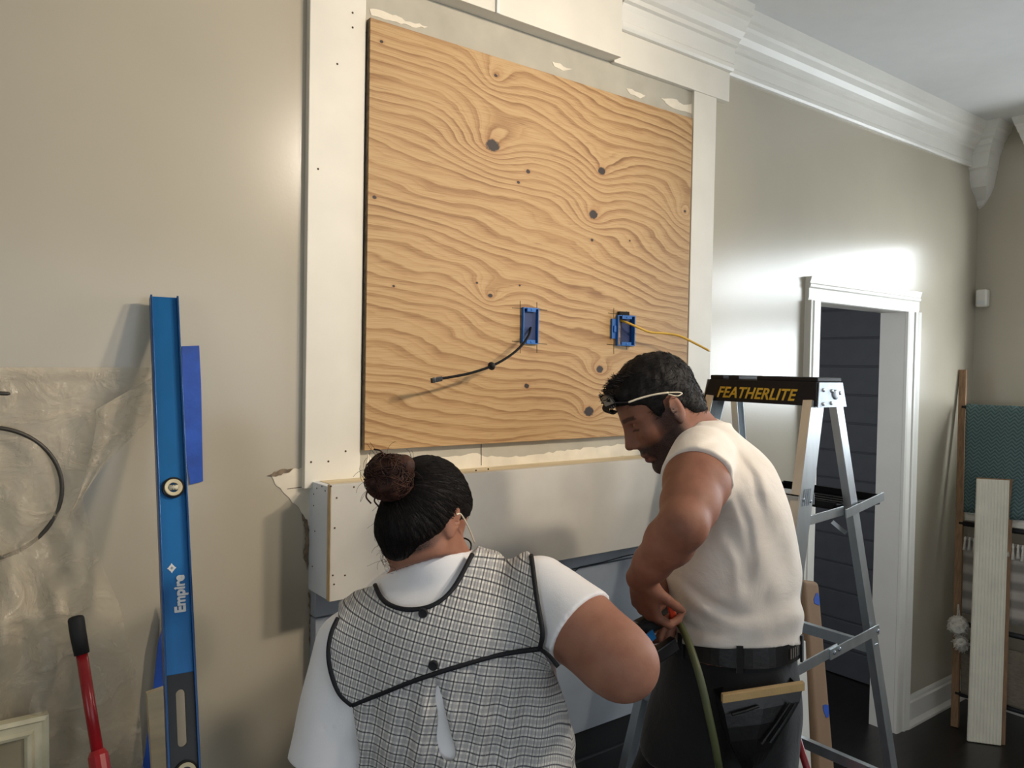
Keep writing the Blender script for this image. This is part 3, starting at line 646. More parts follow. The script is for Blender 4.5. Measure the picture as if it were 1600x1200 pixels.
for z in (1.36, .925, .50, .15):
    if z == 1.36: continue
    k = MB(); x = RXr(z); k.beam((x, YN(z), z), (x, YFAR(z), z), [(-.016, -.010), (.016, -.010), (.016, .010), (.013, .010), (.013, -.007), (-.013, -.007), (-.013, .010), (-.016, .010)], (0, 0, 1)); k.build('rear_brace', M['alu'], lad)
def strap(name, p0, p1, h_=.03, th=.004):
    k = MB(); k.beam(p0, p1, rect(h_, th), (0, 0, 1)); return k.build(name, M['alu'], lad, bevel=.0006)
for yf, s in ((YN, -1), (YFAR, 1)):
    zf, zr = .952, .985; pf = np.array([FXr(zf)+.005, yf(zf)+s*.006, zf]); pr_ = np.array([RXr(zr), yf(zr)+s*.006, zr]); md = (pf+pr_)/2+np.array([0, 0, .004])
    strap('spreader', pf, md+np.array([.012, 0, .002])); b_ = strap('spreader', md+np.array([-.03, s*.004, -.006]), pr_+np.array([.01, s*.004, .003]))
    for o_ in (md+np.array([-.012, s*.007, -.003]), md+np.array([.014, s*.007, .002]), pr_+np.array([0, s*.007, 0]), pf+np.array([.01, s*.003, 0])):
        k = MB(); k.lathe(o_, (0, s, 0), [(.006, -.003), (.006, .001), (.003, .003)], 12); k.build('rivet', M['zinc'], b_, smooth=True)
# pail shelf swung out behind the rear rails
zs = 1.352; sx0, sx1 = RXr(zs)-.055, RXr(zs)+.20
k = MB(); y0, y1 = YN(zs)+.03, YFAR(zs)-.03
k.box((sx0, y0, zs-.004), (sx1, y1, zs)); k.box((sx0, y0, zs), (sx0+.006, y1, zs+.018)); k.box((sx1-.006, y0, zs), (sx1, y1, zs+.022)); k.box((sx0, y1-.006, zs), (sx1, y1, zs+.02)); k.box((sx0, y0, zs-.01), (sx1, y0+.006, zs+.012))
for j in range(5): k.box((sx0+.02+j*.042, y0+.02, zs), (sx0+.03+j*.042, y1-.02, zs+.004))
sh = k.build('pail_shelf', M['capblack'], lad, bevel=.0015)
for yf, s in ((YN, -1), (YFAR, 1)):
    strap('shelf_arm', np.array([FXr(1.35)+.03, yf(1.35)-s*.004, 1.342]), np.array([RXr(1.38)-.05, yf(1.38)-s*.004, 1.352]), .026)
    strap('shelf_arm', np.array([RXr(1.38)-.06, yf(1.38)+s*.010, 1.345]), np.array([sx1-.055, yf(1.38)+s*.010, 1.378]), .026)
k = MB(); p = PX(1300, 815, sx0+.06); q_ = PX(1322, 833, sx0+.09); k.beam(p, q_, rect(.012, .004), (0, 0, 1)); k.build('shelf_latch', M['alu'], lad)
# printed safety stickers low on the near front rail
def rail_pt(x, z): return np.array([FXr(z)+x, YN(z)-.0012, z])
stick = M['white']
for za, zb in ((.82, .745), (.735, .66)):
    k = MB(); k.prism([rail_pt(-.026, za), rail_pt(.026, za), rail_pt(.026, zb), rail_pt(-.026, zb)], (0, -.0006, 0)); sk = k.build('warning_sticker', stick, lad)
    for j in range(6):
        z = za-(za-zb)*(j+.6)/6.8
        k = MB(); k.prism([rail_pt(-.021, z)+[0, -.0007, 0], rail_pt(.021-(j % 3)*.006, z)+[0, -.0007, 0], rail_pt(.021-(j % 3)*.006, z-.004)+[0, -.0007, 0], rail_pt(-.021, z-.004)+[0, -.0007, 0]], (0, -.0004, 0)); k.build('sticker_print', M['blackplastic'], sk)
k = MB()
for j in range(4): k.prism([rail_pt(-.016+j*.009, 1.43), rail_pt(-.012+j*.009, 1.43), rail_pt(-.012+j*.009, 1.385), rail_pt(-.016+j*.009, 1.385)], (0, -.0006, 0))
k.build('stamped_ribs', M['zinc'], lad)
# ------------------------------------------------------------------ things leaning by the doorway
def leaner(name, top_px, Yt, bot_px, Yb, wd, th, mat, lab, cat, side=(1, 0, 0), bevel=.002, seg=3):
    p0 = PY(*top_px, Yt); p1 = PY(*bot_px, Yb); d = unit(p1-p0); p1 = p0+d*((.012-p0[2])/d[2])
    k = MB(); k.beam(p0, p1, rect(wd, th), side); return tag(k.build(name, mat, bevel=bevel, seg=seg), lab, cat), p0, p1, d
kr, p0, p1, d = leaner('cardboard_wrap', (1258, 907), -.075, (1279, 1170), -.24, .115, .06, M['kraft'], 'brown cardboard wrapped bundle with blue tape leaning by the doorway', 'cardboard', bevel=.022, seg=5)
for v in (942, 1090):
    s = (PY(1280, v, -.15)[2]-p0[2])/d[2]; c = p0+d*s
    k = MB(); a = unit(np.array([1., 0, 0])-d*d[0]); n_ = unit(np.cross(d, a)); n_ = n_ if n_[1] < 0 else -n_
    pr_ = []
    for i in range(10):
        th = 2*math.pi*i/10; rr = .022*(1+.2*math.sin(3*th+v)); pr_.append(c+a*(.026+min(.014, rr*math.cos(th)))+d*rr*math.sin(th)*1.1+n_*.0305)
    k.prism(pr_, n_*.0012); k.build('tape_patch', M['tape'], kr)
leaner('white_trim_board', (1246, 1000), -.27, (1254, 1190), -.36, .075, .018, M['trim'], 'white painted trim board leaning in front of the brown bundle', 'board', bevel=.004)
rp0, rp1 = PY(1236, 1120, -.47), PY(1262, 1205, -.50); d = unit(rp1-rp0); rp1 = rp0+d*((.012-rp0[2])/d[2])
k = MB(); k.tube([rp0, rp1], .011, 12); tag(k.build('red_pole', M['red'], smooth=True), 'dark red metal pole standing between the ladder legs', 'pole')
# motion sensor on the right wall
a = PX(1524, 454, XR); b = PX(1543, 480, XR)
sn = thing('motion_sensor', (XR, -.05, a[2]), 'small white motion sensor high on the right wall near the corner', 'sensor')
k = MB(); k.box((XR-.045, -.075, b[2]), (XR, -.018, a[2])); k.build('housing', M['trim'], sn, bevel=.010, seg=3)
k = MB(); k.box((XR-.047, -.066, b[2]+.012), (XR-.043, -.028, b[2]+.034)); k.build('lens', M['ceil'], sn, bevel=.002)
# ------------------------------------------------------------------ blanket ladder, blankets and fluted board
bl0 = PZ(1492, 1136, 0.0); bl1 = PX(1505, 578, 4.40); bd = unit(bl1-bl0); BL = np.linalg.norm(bl1-bl0)
bW = unit(np.array([.10, -1., 0])); bN = unit(np.cross(bW, bd)); bN = bN if bN[0] < 0 else -bN
bl = thing('blanket_ladder', bl0, 'wooden blanket ladder leaning in the right corner', 'blanket ladder')
def bpt(w_, l_, n_=0.0): return bl0+bW*w_+bd*l_+bN*n_
for w_ in (.0, .46):
    k = MB(); k.beam(bpt(w_, .002), bpt(w_, BL), rect(.034, .022), bW); k.build('side_rail', M['oak'], bl, bevel=.002)
def blen(v, u=1510):
    d = ray(u, v); s = np.dot(bl0-CAM, bN)/np.dot(d, bN); return np.dot(CAM+d*s-bl0, bd)
M['darkmetal'] = plain('dark_rung', rgb(40,40,42), .5, .3)
rungs = [blen(v) for v in (636, 818, 975, 1086)]
for l_ in rungs:
    k = MB(); k.tube([bpt(0, l_), bpt(.46, l_)], .013, 10); k.build('rung', M['darkmetal'], bl, smooth=True)
def weave(name, c1, c2, kind):
    t = NT(name); co = t.co(); X_, Y_, Z_ = t.sep(co)
    if kind == 'chevron':
        zz = t.math('PINGPONG', t.math('MULTIPLY', Y_, 1), .018); q = t.math('FRACT', t.math('MULTIPLY', t.math('ADD', Z_, t.math('MULTIPLY', zz, 1.1)), 55))
    elif kind == 'stripe': q = t.math('MULTIPLY_ADD', t.math('SINE', t.math('MULTIPLY', Z_, 75)), .5, .5)
    else: q = t.noise(t.mapping(co, scale=(1, 1, 3)), 40, 3)
    t.base(t.ramp(q, [(.2, c1), (.8, c2)])); t.rough(.95); t.bump(t.math('ADD', q, t.noise(co, 220, 2)), .5, .004); return t.m
M['teal'] = weave('teal_chevron_weave', rgb(62,82,82), rgb(98,120,117), 'chevron'); M['greyblanket'] = weave('grey_striped_weave', rgb(126,120,112), rgb(168,160,150), 'stripe'); M['taupe'] = weave('taupe_weave', rgb(96,88,76), rgb(122,112,96), 'plain'); M['wool'] = weave('cream_wool', rgb(196,190,176), rgb(222,216,204), 'plain')
def blanket(name, v0, v1, mat, lab, lift, seed, w0=.03, w1=.44, th=.02):
    l0, l1 = blen(v1), blen(v0); k = MB(); nu, nv = 22, 16; rs = random.Random(seed); a_, b_ = rs.uniform(0, 6), rs.uniform(0, 6); vs = []
    for side in (0, 1):
        for j in range(nv+1):
            for i in range(nu+1):
                s, q = i/nu, j/nv; w_ = w0+(w1-w0)*s; l_ = l0+(l1-l0)*q
                n_ = lift+.006*math.sin(s*14+a_)*(1-q*.6)+.004*math.sin(s*29+b_+q*2)
                if q > .9: n_ -= (q-.9)*.12
                if side: n_ -= th
                vs.append(bpt(w_, l_+.004*math.sin(s*9+a_)*(1-q), n_))
    n1_ = (nu+1)*(nv+1); fs = []
    for j in range(nv):
        for i in range(nu):
            p = j*(nu+1)+i; fs += [(p, p+1, p+nu+2, p+nu+1), (n1_+p, n1_+p+nu+1, n1_+p+nu+2, n1_+p+1)]
    ed = [i for i in range(nu+1)]+[j*(nu+1)+nu for j in range(1, nv+1)]+[nv*(nu+1)+i for i in range(nu-1, -1, -1)]+[j*(nu+1) for j in range(nv-1, 0, -1)]
    for q in range(len(ed)): p, p2 = ed[q], ed[(q+1) % len(ed)]; fs.append((p, n1_+p, n1_+p2, p2))
    k.add(vs, fs); return tag(k.build(name, mat, smooth=True), lab, 'blanket')
blanket('folded_blanket', 632, 801, M['teal'], 'teal chevron blanket on the top rung of the blanket ladder', .045, 1)
blanket('folded_blanket', 799, 812, M['wool'], 'thin cream fold of blanket below the teal chevron blanket', .03, 2, th=.012)
tb = blanket('folded_blanket', 838, 958, M['greyblanket'], 'grey striped throw with white tassel fringe on the middle rung', .034, 3)
l_ = blen(838); random.seed(3)
for i in range(19):
    w_ = .04+i*.021; k = MB(); b_ = bpt(w_, l_+.002, .042); e_ = bpt(w_+random.uniform(-.004, .004), l_-.068+random.uniform(-.008, .008), .048)
    k.tube([b_, b_*.8+e_*.2, b_*.7+e_*.3, e_], [.003, .0065, .0045, .0085], 7); k.build('tassel', M['wool'], tb, smooth=True)
blanket('folded_blanket', 997, 1082, M['taupe'], 'taupe throw hanging low on the blanket ladder', .034, 5)
pm = thing('wool_pompom', bpt(.0, blen(975), .05), 'fluffy white wool tassel hanging beside the wooden rail', 'tassel')
random.seed(9)
for nm, (u, v), r_ in (('tassel_head', (1503, 975), .045), ('tassel_tail', (1510, 1003), .032)):
    c = bpt(0, blen(v, u), .05)+bW*(.02 if nm == 'tassel_head' else .035); bm = bmesh.new(); bmesh.ops.create_icosphere(bm, subdivisions=4, radius=r_)
    for v_ in bm.verts:
        f = 1+.22*math.sin(v_.co.x*210+v_.co.y*90)*math.sin(v_.co.z*60)+random.uniform(-.07, .07); v_.co *= f; v_.co.z *= .95
        if v_.co.z > 0: v_.co.x *= 1-v_.co.z/r_*.35; v_.co.y *= 1-v_.co.z/r_*.35
        v_.co += Vector(c)
    me = bpy.data.meshes.new(nm); bm.to_mesh(me); bm.free(); link(nm, me, M['wool'], pm, smooth=True)
k = MB()
for i in range(420):
    c, r_ = ((bpt(.02, blen(975, 1503), .05), .045), (bpt(.035, blen(1003, 1510), .05), .032))[i % 3 == 2]; d = unit(np.array([random.gauss(0, 1) for _ in range(3)])); b_ = c+d*r_*.85; e_ = b_+(d*.7+np.array([0, 0, -.6])+.5*np.array([random.gauss(0, .6) for _ in range(3)]))*.014
    k.tube([b_, (b_+e_)/2+np.array([random.gauss(0, .002) for _ in range(3)]), e_], [.0022, .002, .0012], 4)
o = k.build('wool_strands', M['wool'], pm); o['kind'] = 'stuff'
k = MB(); k.tube([bpt(.01, blen(985), .045), bpt(.015, blen(945), .04), bpt(.02, rungs[2]+.03, .03)], .004, 6); k.build('tassel_cord', M['wool'], pm)
# fluted white board
f0, f1 = PZ(1512, 1158, .004), PZ(1564, 1165, .004); ftop = PX(1527, 748, 4.18)
fW = unit(f1-f0); fL = ftop-f0; WD = np.linalg.norm(f1-f0); fN = unit(np.cross(fW, fL)); fN = fN if fN[0] < 0 else -fN
prof = [(0, -.016)]
for i in range(10):
    a = i/10; prof += [(a+.015, 0), (a+.05, .0), (a+.065, -.0022), (a+.085, -.0022)]
prof = [(p[0]*WD, p[1]) for p in prof]+[(WD, 0), (WD, -.016)]
fbd = thing('fluted_board', f0, 'white fluted wall panel board leaning in front of the blankets', 'board')
k = MB(); k.prism([f0+fW*a+fN*b for a, b in prof], fL); M['flute'] = plain('off_white_fluted_face', rgb(226,220,200), .6, var=.03); k.build('fluted_face', M['flute'], fbd)
k = MB(); k.prism([f0+fW*a+fN*b for a, b in ((.004, -.0165), (WD+.022, -.0165), (WD+.022, -.030), (.004, -.030))], fL*1.005); k.build('wood_backing', M['oak'], fbd)
# ------------------------------------------------------------------ organic surfaces: distance fields meshed with surface nets
BIG = .08
class Field:
    def __init__(s, ax, ay, az):
        s.a = [np.asarray(q, np.float32) for q in (ax, ay, az)]; s.F = np.full([len(q) for q in s.a], BIG, np.float32)
    def sub(s, lo, hi):
        sl = []
        for q, l, h in zip(s.a, lo, hi):
            i0 = max(0, int(np.searchsorted(q, l))-1); i1 = min(len(q), int(np.searchsorted(q, h))+1)
            if i1-i0 < 2: return None, None
            sl.append(slice(i0, i1))
        g = np.meshgrid(s.a[0][sl[0]], s.a[1][sl[1]], s.a[2][sl[2]], indexing='ij', sparse=True)
        return tuple(sl), g
    def apply(s, fn, lo, hi, k=.01, mode='add', m=None):
        m = k+.02 if m is None else m
        sl, g = s.sub(np.array(lo)-m, np.array(hi)+m)
        if sl is None: return
        d = fn(*g); F = s.F[sl]
        if mode == 'add':
            h = np.maximum(k-np.abs(F-d), 0)/max(k, 1e-6); s.F[sl] = np.minimum(F, d)-h*h*k*.25
        else:
            d = -d; h = np.maximum(k-np.abs(F-d), 0)/max(k, 1e-6); s.F[sl] = np.maximum(F, d)+h*h*k*.25
    def ell(s, c, r, R=None, k=.01, mode='add'):
        c = np.array(c, np.float32); r = np.array(r, np.float32); R = np.eye(3) if R is None else np.array(R)   # rows: local axes
        def fn(x, y, z):
            x = x-c[0]; y = y-c[1]; z = z-c[2]
            p = [R[i, 0]*x+R[i, 1]*y+R[i, 2]*z for i in range(3)]
            a = sum((p[i]/r[i])**2 for i in range(3)); b = sum((p[i]/r[i]**2)**2 for i in range(3))
            k0 = np.sqrt(a); return (k0*(k0-1)/np.maximum(np.sqrt(b), 1e-4)).astype(np.float32)
        e = np.sqrt(((R*r[:, None])**2).sum(0)); s.apply(fn, c-e, c+e, k, mode)
    def cap(s, a, b, ra, rb=None, k=.01, mode='add'):
        a = np.array(a, np.float32); b = np.array(b, np.float32); rb = ra if rb is None else rb; d = b-a; L2 = float(d@d)+1e-9; r = max(ra, rb)
        def fn(x, y, z):
            x = x-a[0]; y = y-a[1]; z = z-a[2]; t = np.clip((x*d[0]+y*d[1]+z*d[2])/L2, 0, 1)
            return (np.sqrt((x-t*d[0])**2+(y-t*d[1])**2+(z-t*d[2])**2)-(ra+(rb-ra)*t)).astype(np.float32)
        s.apply(fn, np.minimum(a, b)-r, np.maximum(a, b)+r, k, mode)
    def chain(s, pts, rad, k=.01):
        for i in range(len(pts)-1): s.cap(pts[i], pts[i+1], rad[i], rad[i+1], k)
    def loft(s, o, ex, ey, ez, tab, k=.01, grow=0.0, pw=2.0):
        """tab rows: height, centre x, centre y, half x, half y, in the frame o, ex, ey, ez"""
        tab = np.array(sorted(tab), float); h = np.linspace(tab[0, 0], tab[-1, 0], 160)
        cols = []
        for j in range(1, 5):
            q = np.interp(h, tab[:, 0], tab[:, j]); q = np.convolve(np.pad(q, 6, mode='edge'), np.ones(13)/13, 'valid'); cols.append(q+(grow if j > 2 else 0))
        o = np.array(o); H0, H1 = h[0], h[-1]
        def fn(x, y, z):
            x = x-o[0]; y = y-o[1]; z = z-o[2]
            X = ex[0]*x+ex[1]*y+ex[2]*z; Y = ey[0]*x+ey[1]*y+ey[2]*z; Z = ez[0]*x+ez[1]*y+ez[2]*z
            cx, cy, a, b = [np.interp(Z, h, q) for q in cols]
            px = np.abs(X-cx); py = np.abs(Y-cy); q = ((px/a)**pw+(py/b)**pw)**(1/pw)
            g = np.sqrt((px/a**2)**2+(py/b**2)**2)/np.maximum(q, .05)
            d = (q-1)/np.maximum(g, 1e-3); d = np.clip(d, -.08, .2)
            e = np.maximum(Z-H1-grow, H0-Z-grow); return np.maximum(d, e).astype(np.float32)
        P = []
        for i in (0, 53, 106, 159):
            for sx in (-1, 1):
                for sy in (-1, 1): P.append(o+ex*(cols[0][i]+sx*max(cols[2]))+ey*(cols[1][i]+sy*max(cols[3]))+ez*h[i])
        P = np.array(P); s.apply(fn, P.min(0), P.max(0), k)
    def sample(s, P):
        P = np.asarray(P, float); ix = []; fr = []
        for q in range(3):
            i = np.clip(np.searchsorted(s.a[q], P[:, q])-1, 0, len(s.a[q])-2); ix.append(i); fr.append(np.clip((P[:, q]-s.a[q][i])/(s.a[q][i+1]-s.a[q][i]), 0, 1))
        o = 0
        for dx in (0, 1):
            for dy in (0, 1):
                for dz in (0, 1): o = o+s.F[ix[0]+dx, ix[1]+dy, ix[2]+dz]*(fr[0] if dx else 1-fr[0])*(fr[1] if dy else 1-fr[1])*(fr[2] if dz else 1-fr[2])
        return o
    def near(s, w=.02):
        idx = np.nonzero(np.abs(s.F) < w); return idx, np.stack([s.a[i][idx[i]] for i in range(3)], 1).astype(float)
    def cut(s, fn, w=.03, k=0.0):
        """intersect with fn(points) < 0, evaluated near the surface and inside"""
        idx = np.nonzero(s.F < w); P = np.stack([s.a[i][idx[i]] for i in range(3)], 1).astype(float); d = fn(P).astype(np.float32); F = s.F[idx]
        if k: h = np.maximum(k-np.abs(F-d), 0)/k; s.F[idx] = np.maximum(F, d)+h*h*k*.25
        else: s.F[idx] = np.maximum(F, d)
    def displace(s, fn, w=.03):
        idx, P = s.near(w); s.F[idx] -= fn(P).astype(np.float32)
    def shell(s, th): s.F = np.maximum(s.F, -s.F-th)
    def mesh(s, smooth=2):
        F = s.F; I = F < 0; nx, ny, nz = F.shape
        c = np.zeros((nx-1, ny-1, nz-1), np.uint8)
        for dx in (0, 1):
            for dy in (0, 1):
                for dz in (0, 1): c += I[dx:nx-1+dx, dy:ny-1+dy, dz:nz-1+dz]
        act = np.nonzero((c > 0) & (c < 8)); n = len(act[0]); del c
        ids = np.full((nx-1, ny-1, nz-1), -1, np.int32); ids[act] = np.arange(n)
        cor = [(dx, dy, dz) for dx in (0, 1) for dy in (0, 1) for dz in (0, 1)]
        val = [F[act[0]+a, act[1]+b, act[2]+d] for a, b, d in cor]; pos = np.zeros((n, 3)); cnt = np.zeros(n)
        for i in range(8):
            for j in range(i+1, 8):
                df = [cor[j][q]-cor[i][q] for q in range(3)]
                if sum(map(abs, df)) != 1: continue
                m = (val[i] < 0) != (val[j] < 0); t = np.where(m, val[i]/np.where(m, val[i]-val[j], 1), 0)
                p = np.stack([cor[i][q]+t*df[q] for q in range(3)], 1); pos += p*m[:, None]; cnt += m
        pos /= cnt[:, None]
        V = np.stack([s.a[q][act[q]]+pos[:, q]*(s.a[q][act[q]+1]-s.a[q][act[q]]) for q in range(3)], 1)
        quads = []
        for ax in range(3):
            sl0 = [slice(None)]*3; sl1 = [slice(None)]*3; sl0[ax] = slice(0, -1); sl1[ax] = slice(1, None)
            A = I[tuple(sl0)]; B = I[tuple(sl1)]; e = np.nonzero(A != B); e = np.stack(e, 1)
            o1, o2 = [(1, 2), (2, 0), (0, 1)][ax]
            ok = (e[:, o1] > 0) & (e[:, o2] > 0) & (e[:, o1] < F.shape[o1]-1) & (e[:, o2] < F.shape[o2]-1); e = e[ok]
            def idd(d1, d2):
                q = e.copy(); q[:, o1] += d1; q[:, o2] += d2; return ids[q[:, 0], q[:, 1], q[:, 2]]
            Q = np.stack([idd(-1, -1), idd(0, -1), idd(0, 0), idd(-1, 0)], 1); fl = ~A[tuple(sl0)][e[:, 0], e[:, 1], e[:, 2]] if False else ~I[e[:, 0], e[:, 1], e[:, 2]]
            Q[fl] = Q[fl][:, ::-1]; quads.append(Q)
        Q = np.concatenate(quads)
        for _ in range(smooth):
            acc = np.zeros_like(V); w = np.zeros(len(V))
            for i in range(4):
                a_, b_ = Q[:, i], Q[:, (i+1) % 4]
                for q in range(3):
                    acc[:, q] += np.bincount(a_, V[b_, q], len(V))+np.bincount(b_, V[a_, q], len(V))
                w += np.bincount(a_, minlength=len(V))+np.bincount(b_, minlength=len(V))
            V = V*.5+.5*acc/np.maximum(w, 1)[:, None]
        return V, Q
def np_mesh(name, V, Q, mat, parent, attrs=None, uv=None):
    me = bpy.data.meshes.new(name); me.vertices.add(len(V)); me.vertices.foreach_set('co', V.astype(np.float32).ravel())
    me.loops.add(Q.size); me.loops.foreach_set('vertex_index', Q.astype(np.int32).ravel()); me.polygons.add(len(Q))
    me.polygons.foreach_set('loop_start', (np.arange(len(Q))*4).astype(np.int32)); me.update(calc_edges=True); me.validate()
    for nm, v in (attrs or {}).items():
        a = me.attributes.new(nm, 'FLOAT', 'POINT'); a.data.foreach_set('value', v.astype(np.float32))
    if uv is not None:
        l = me.uv_layers.new(name='UVMap'); vi = np.empty(len(me.loops), np.int32); me.loops.foreach_get('vertex_index', vi); l.data.foreach_set('uv', uv[vi].astype(np.float32).ravel())
    return link(name, me, mat, parent, smooth=True)
def axis(lo, hi, h, coarse=()):
    """spacing h, coarser in the given (lo, hi, h) ranges"""
    out = []; x = lo
    while x < hi:
        out.append(x); st = h
        for a, b, c in coarse:
            if a <= x < b: st = c
        x += st
    return out
def sstep(a, b, x): t = np.clip((x-a)/(b-a), 0, 1); return t*t*(3-2*t)
def vnoise(P, sc, seed=0):
    """smooth value noise from a few rotated sines"""
    r = np.random.RandomState(seed); o = np.zeros(len(P))
    for i in range(6):
        d = r.normal(size=3); d /= np.linalg.norm(d); o += np.sin((P@(d*np.array(sc)))*(1+.5*i)+r.uniform(0, 6.28))/(1+.35*i)
    return o/3.2
def topix(P):
    q = (np.asarray(P)-CAM)@RC; return 800+FPX*q[:, 0]/q[:, 2], 600+FPX*q[:, 1]/q[:, 2], q[:, 2]
def polysd(u, v, poly):
    """signed distance in pixels to a closed polygon, negative inside"""
    n = len(poly); best = np.full(len(u), 1e9); ins = np.zeros(len(u), bool)
    for i in range(n):
        x0, y0 = poly[i]; x1, y1 = poly[(i+1) % n]; dx, dy = x1-x0, y1-y0
        t = np.clip(((u-x0)*dx+(v-y0)*dy)/(dx*dx+dy*dy+1e-9), 0, 1); best = np.minimum(best, (u-x0-t*dx)**2+(v-y0-t*dy)**2)
        if y0 != y1: ins ^= ((y0 > v) != (y1 > v)) & (u < dx*(v-y0)/dy+x0)
    return np.where(ins, -1, 1)*np.sqrt(best)
def smoothpoly(p, n=6): return [tuple(q) for q in spline(p, n)]
CR, CU, CF = RC[:, 0], -RC[:, 1], RC[:, 2]
# skin, hair, cloth
def skin(name, c, c2):
    t = NT(name); co = t.co(); n = t.noise(co, 26, 4); n2 = t.noise(co, 190, 2)
    col = t.ramp(n, [(.3, c), (.7, c2)])
    def at(nm): a = t.new('ShaderNodeAttribute', attribute_name=nm); return a.outputs['Fac']
    hairn = t.noise(t.mapping(co, scale=(1, 1, 1)), 520, 2)
    col = t.mix(at('lip'), col, rgb(112,66,62))
    col = t.mix(t.math('MULTIPLY', at('stubble_nape_shade'), t.math('MULTIPLY_ADD', hairn, .9, .42), clamp=True), col, rgb(36,31,31))
    col = t.mix(t.math('MULTIPLY', at('brow'), t.math('MULTIPLY_ADD', hairn, .8, .5), clamp=True), col, rgb(26,20,18))
    t.base(col); t.rough(.6); t.b.inputs['Specular IOR Level'].default_value = .35; t.b.inputs['Subsurface Weight'].default_value = .08; t.b.inputs['Subsurface Radius'].default_value = (.012, .005, .003); t.b.inputs['Subsurface Scale'].default_value = .6
    t.bump(t.math('ADD', n2, t.math('MULTIPLY', at('stubble_nape_shade'), hairn)), .18, .0015); return t.m
def hairmat(name, c, c2, sc=(1, 1, 1)):
    t = NT(name); co = t.co(); n = t.noise(t.mapping(co, scale=sc), 60, 4, .7, .6); t.base(t.ramp(n, [(.3, c), (.75, c2)])); t.rough(.6); t.b.inputs['Specular IOR Level'].default_value = .25; t.bump(n, .6, .004); return t.m
def cloth(name, c, c2, bump=.25, bs=9):
    t = NT(name); co = t.co(); n = t.noise(co, bs, 4, .55, .9); f = t.noise(co, 420, 2); t.base(t.ramp(t.noise(co, 5, 3), [(.35, c), (.7, c2)])); t.rough(.88)
    t.b.inputs['Sheen Weight'].default_value = .15; t.bump(t.math('ADD', n, t.math('MULTIPLY', f, .06)), bump, .015); return t.m
M['skin_m'] = skin('man_skin', rgb(128,84,66), rgb(144,98,78)); M['skin_w'] = skin('woman_skin', rgb(150,102,82), rgb(166,118,96))
M['hair_m'] = hairmat('short_black_hair', rgb(12,10,10), rgb(27,22,20)); M['hair_w'] = hairmat('dark_brown_hair', rgb(11,8,8), rgb(25,18,16)); M['bun'] = hairmat('brown_bun_hair', rgb(26,15,12), rgb(84,52,40))
M['tee_m'] = cloth('off_white_jersey', rgb(224,214,202), rgb(234,226,216), .34, 8); M['tee_w'] = cloth('white_jersey', rgb(240,239,240), rgb(246,245,246), .2, 9)
M['pants'] = cloth('black_denim', rgb(9,9,11), rgb(15,15,18), .25, 12); M['leather'] = plain('black_leather', rgb(16,15,16), .4, var=.15, nscale=30, bump=.15, bscale=120); M['shoe'] = plain('dark_shoe', rgb(40,36,34), .6)
t = NT('plaid_cotton'); uv = t.co('UV'); U_, V_, _z = t.sep(uv)
def lines(c, per, off, w, soft=.25):
    q = t.math('ABSOLUTE', t.math('SUBTRACT', t.math('FRACT', t.math('ADD', t.math('DIVIDE', c, per), off)), .5)); return t.math('SUBTRACT', 1, t.math('DIVIDE', t.math('SUBTRACT', q, w, clamp=True), w*soft+.02), clamp=True)
base = t.ramp(t.noise(uv, 30, 3), [(.3, rgb(218,216,208)), (.7, rgb(232,230,222))])
col = t.mix(t.math('MULTIPLY', lines(U_, .0165, 0, .17), .50), base, rgb(150,150,156)); col = t.mix(t.math('MULTIPLY', lines(V_, .0165, 0, .17), .50), col, rgb(150,148,152))
col = t.mix(t.math('MULTIPLY', lines(U_, .0165, .5, .05), .72), col, rgb(72,72,88)); col = t.mix(t.math('MULTIPLY', lines(V_, .0165, .5, .055), .85), col, rgb(48,48,62))
col = t.mix(t.math('MULTIPLY', lines(U_, .0082, .25, .04), .25), col, rgb(236,232,220))
t.base(col); t.rough(.9); t.bump(t.math('ADD', t.math('MULTIPLY_ADD', t.math('SINE', t.math('MULTIPLY', U_, 1142)), .28, t.noise(t.co(), 30, 3)), t.math('MULTIPLY', t.noise(t.mapping(uv, scale=(6, 1, 1)), 60, 2), .6)), .4, .006); M['plaid'] = t.m
M['piping'] = plain('black_piping', rgb(14,15,22), .7, var=.1, nscale=60)

def strands(Fd, P, dirfn, n, step, lift, rad, jit, rs):
    """hair strands grown over a field's surface; returns one builder"""
    def grad(P, h=.003):
        g = np.stack([Fd.sample(P+np.eye(3)[q]*h)-Fd.sample(P-np.eye(3)[q]*h) for q in range(3)], 1); return g/np.maximum(np.linalg.norm(g, axis=1), 1e-6)[:, None]
    path = []; lf_ = lift*rs.uniform(.2, 1.6, len(P)); J = rs.normal(size=P.shape)*jit
    for i in range(n):
        g = grad(P); P = P-g*(Fd.sample(P)-lf_*(i/(n-1))**.5)[:, None]; path.append(P.copy())
        d = dirfn(P)+J; d = d-g*(d*g).sum(1)[:, None]; d /= np.maximum(np.linalg.norm(d, axis=1), 1e-6)[:, None]; P = P+d*step
    path = np.array(path); k = MB(); V = []; Fc = []; m = len(P)
    T = path[1]-path[0]; T /= np.linalg.norm(T, axis=1)[:, None]; A = np.cross(T, [0.3, .5, .8]); A /= np.linalg.norm(A, axis=1)[:, None]; B = np.cross(T, A)
    for i in range(n):
        w = rad*(1-.75*(i/(n-1))**2)
        for c in range(3): V.append(path[i]+w*(A*math.cos(2.094*c)+B*math.sin(2.094*c)))
    V = np.array(V).reshape(n*3, m, 3).transpose(1, 0, 2).reshape(-1, 3); b = (np.arange(m)*n*3)[:, None]
    Q = np.concatenate([b+np.array([[i*3+c, i*3+(c+1) % 3, i*3+3+(c+1) % 3, i*3+3+c]]) for i in range(n-1) for c in range(3)]); return V, Q
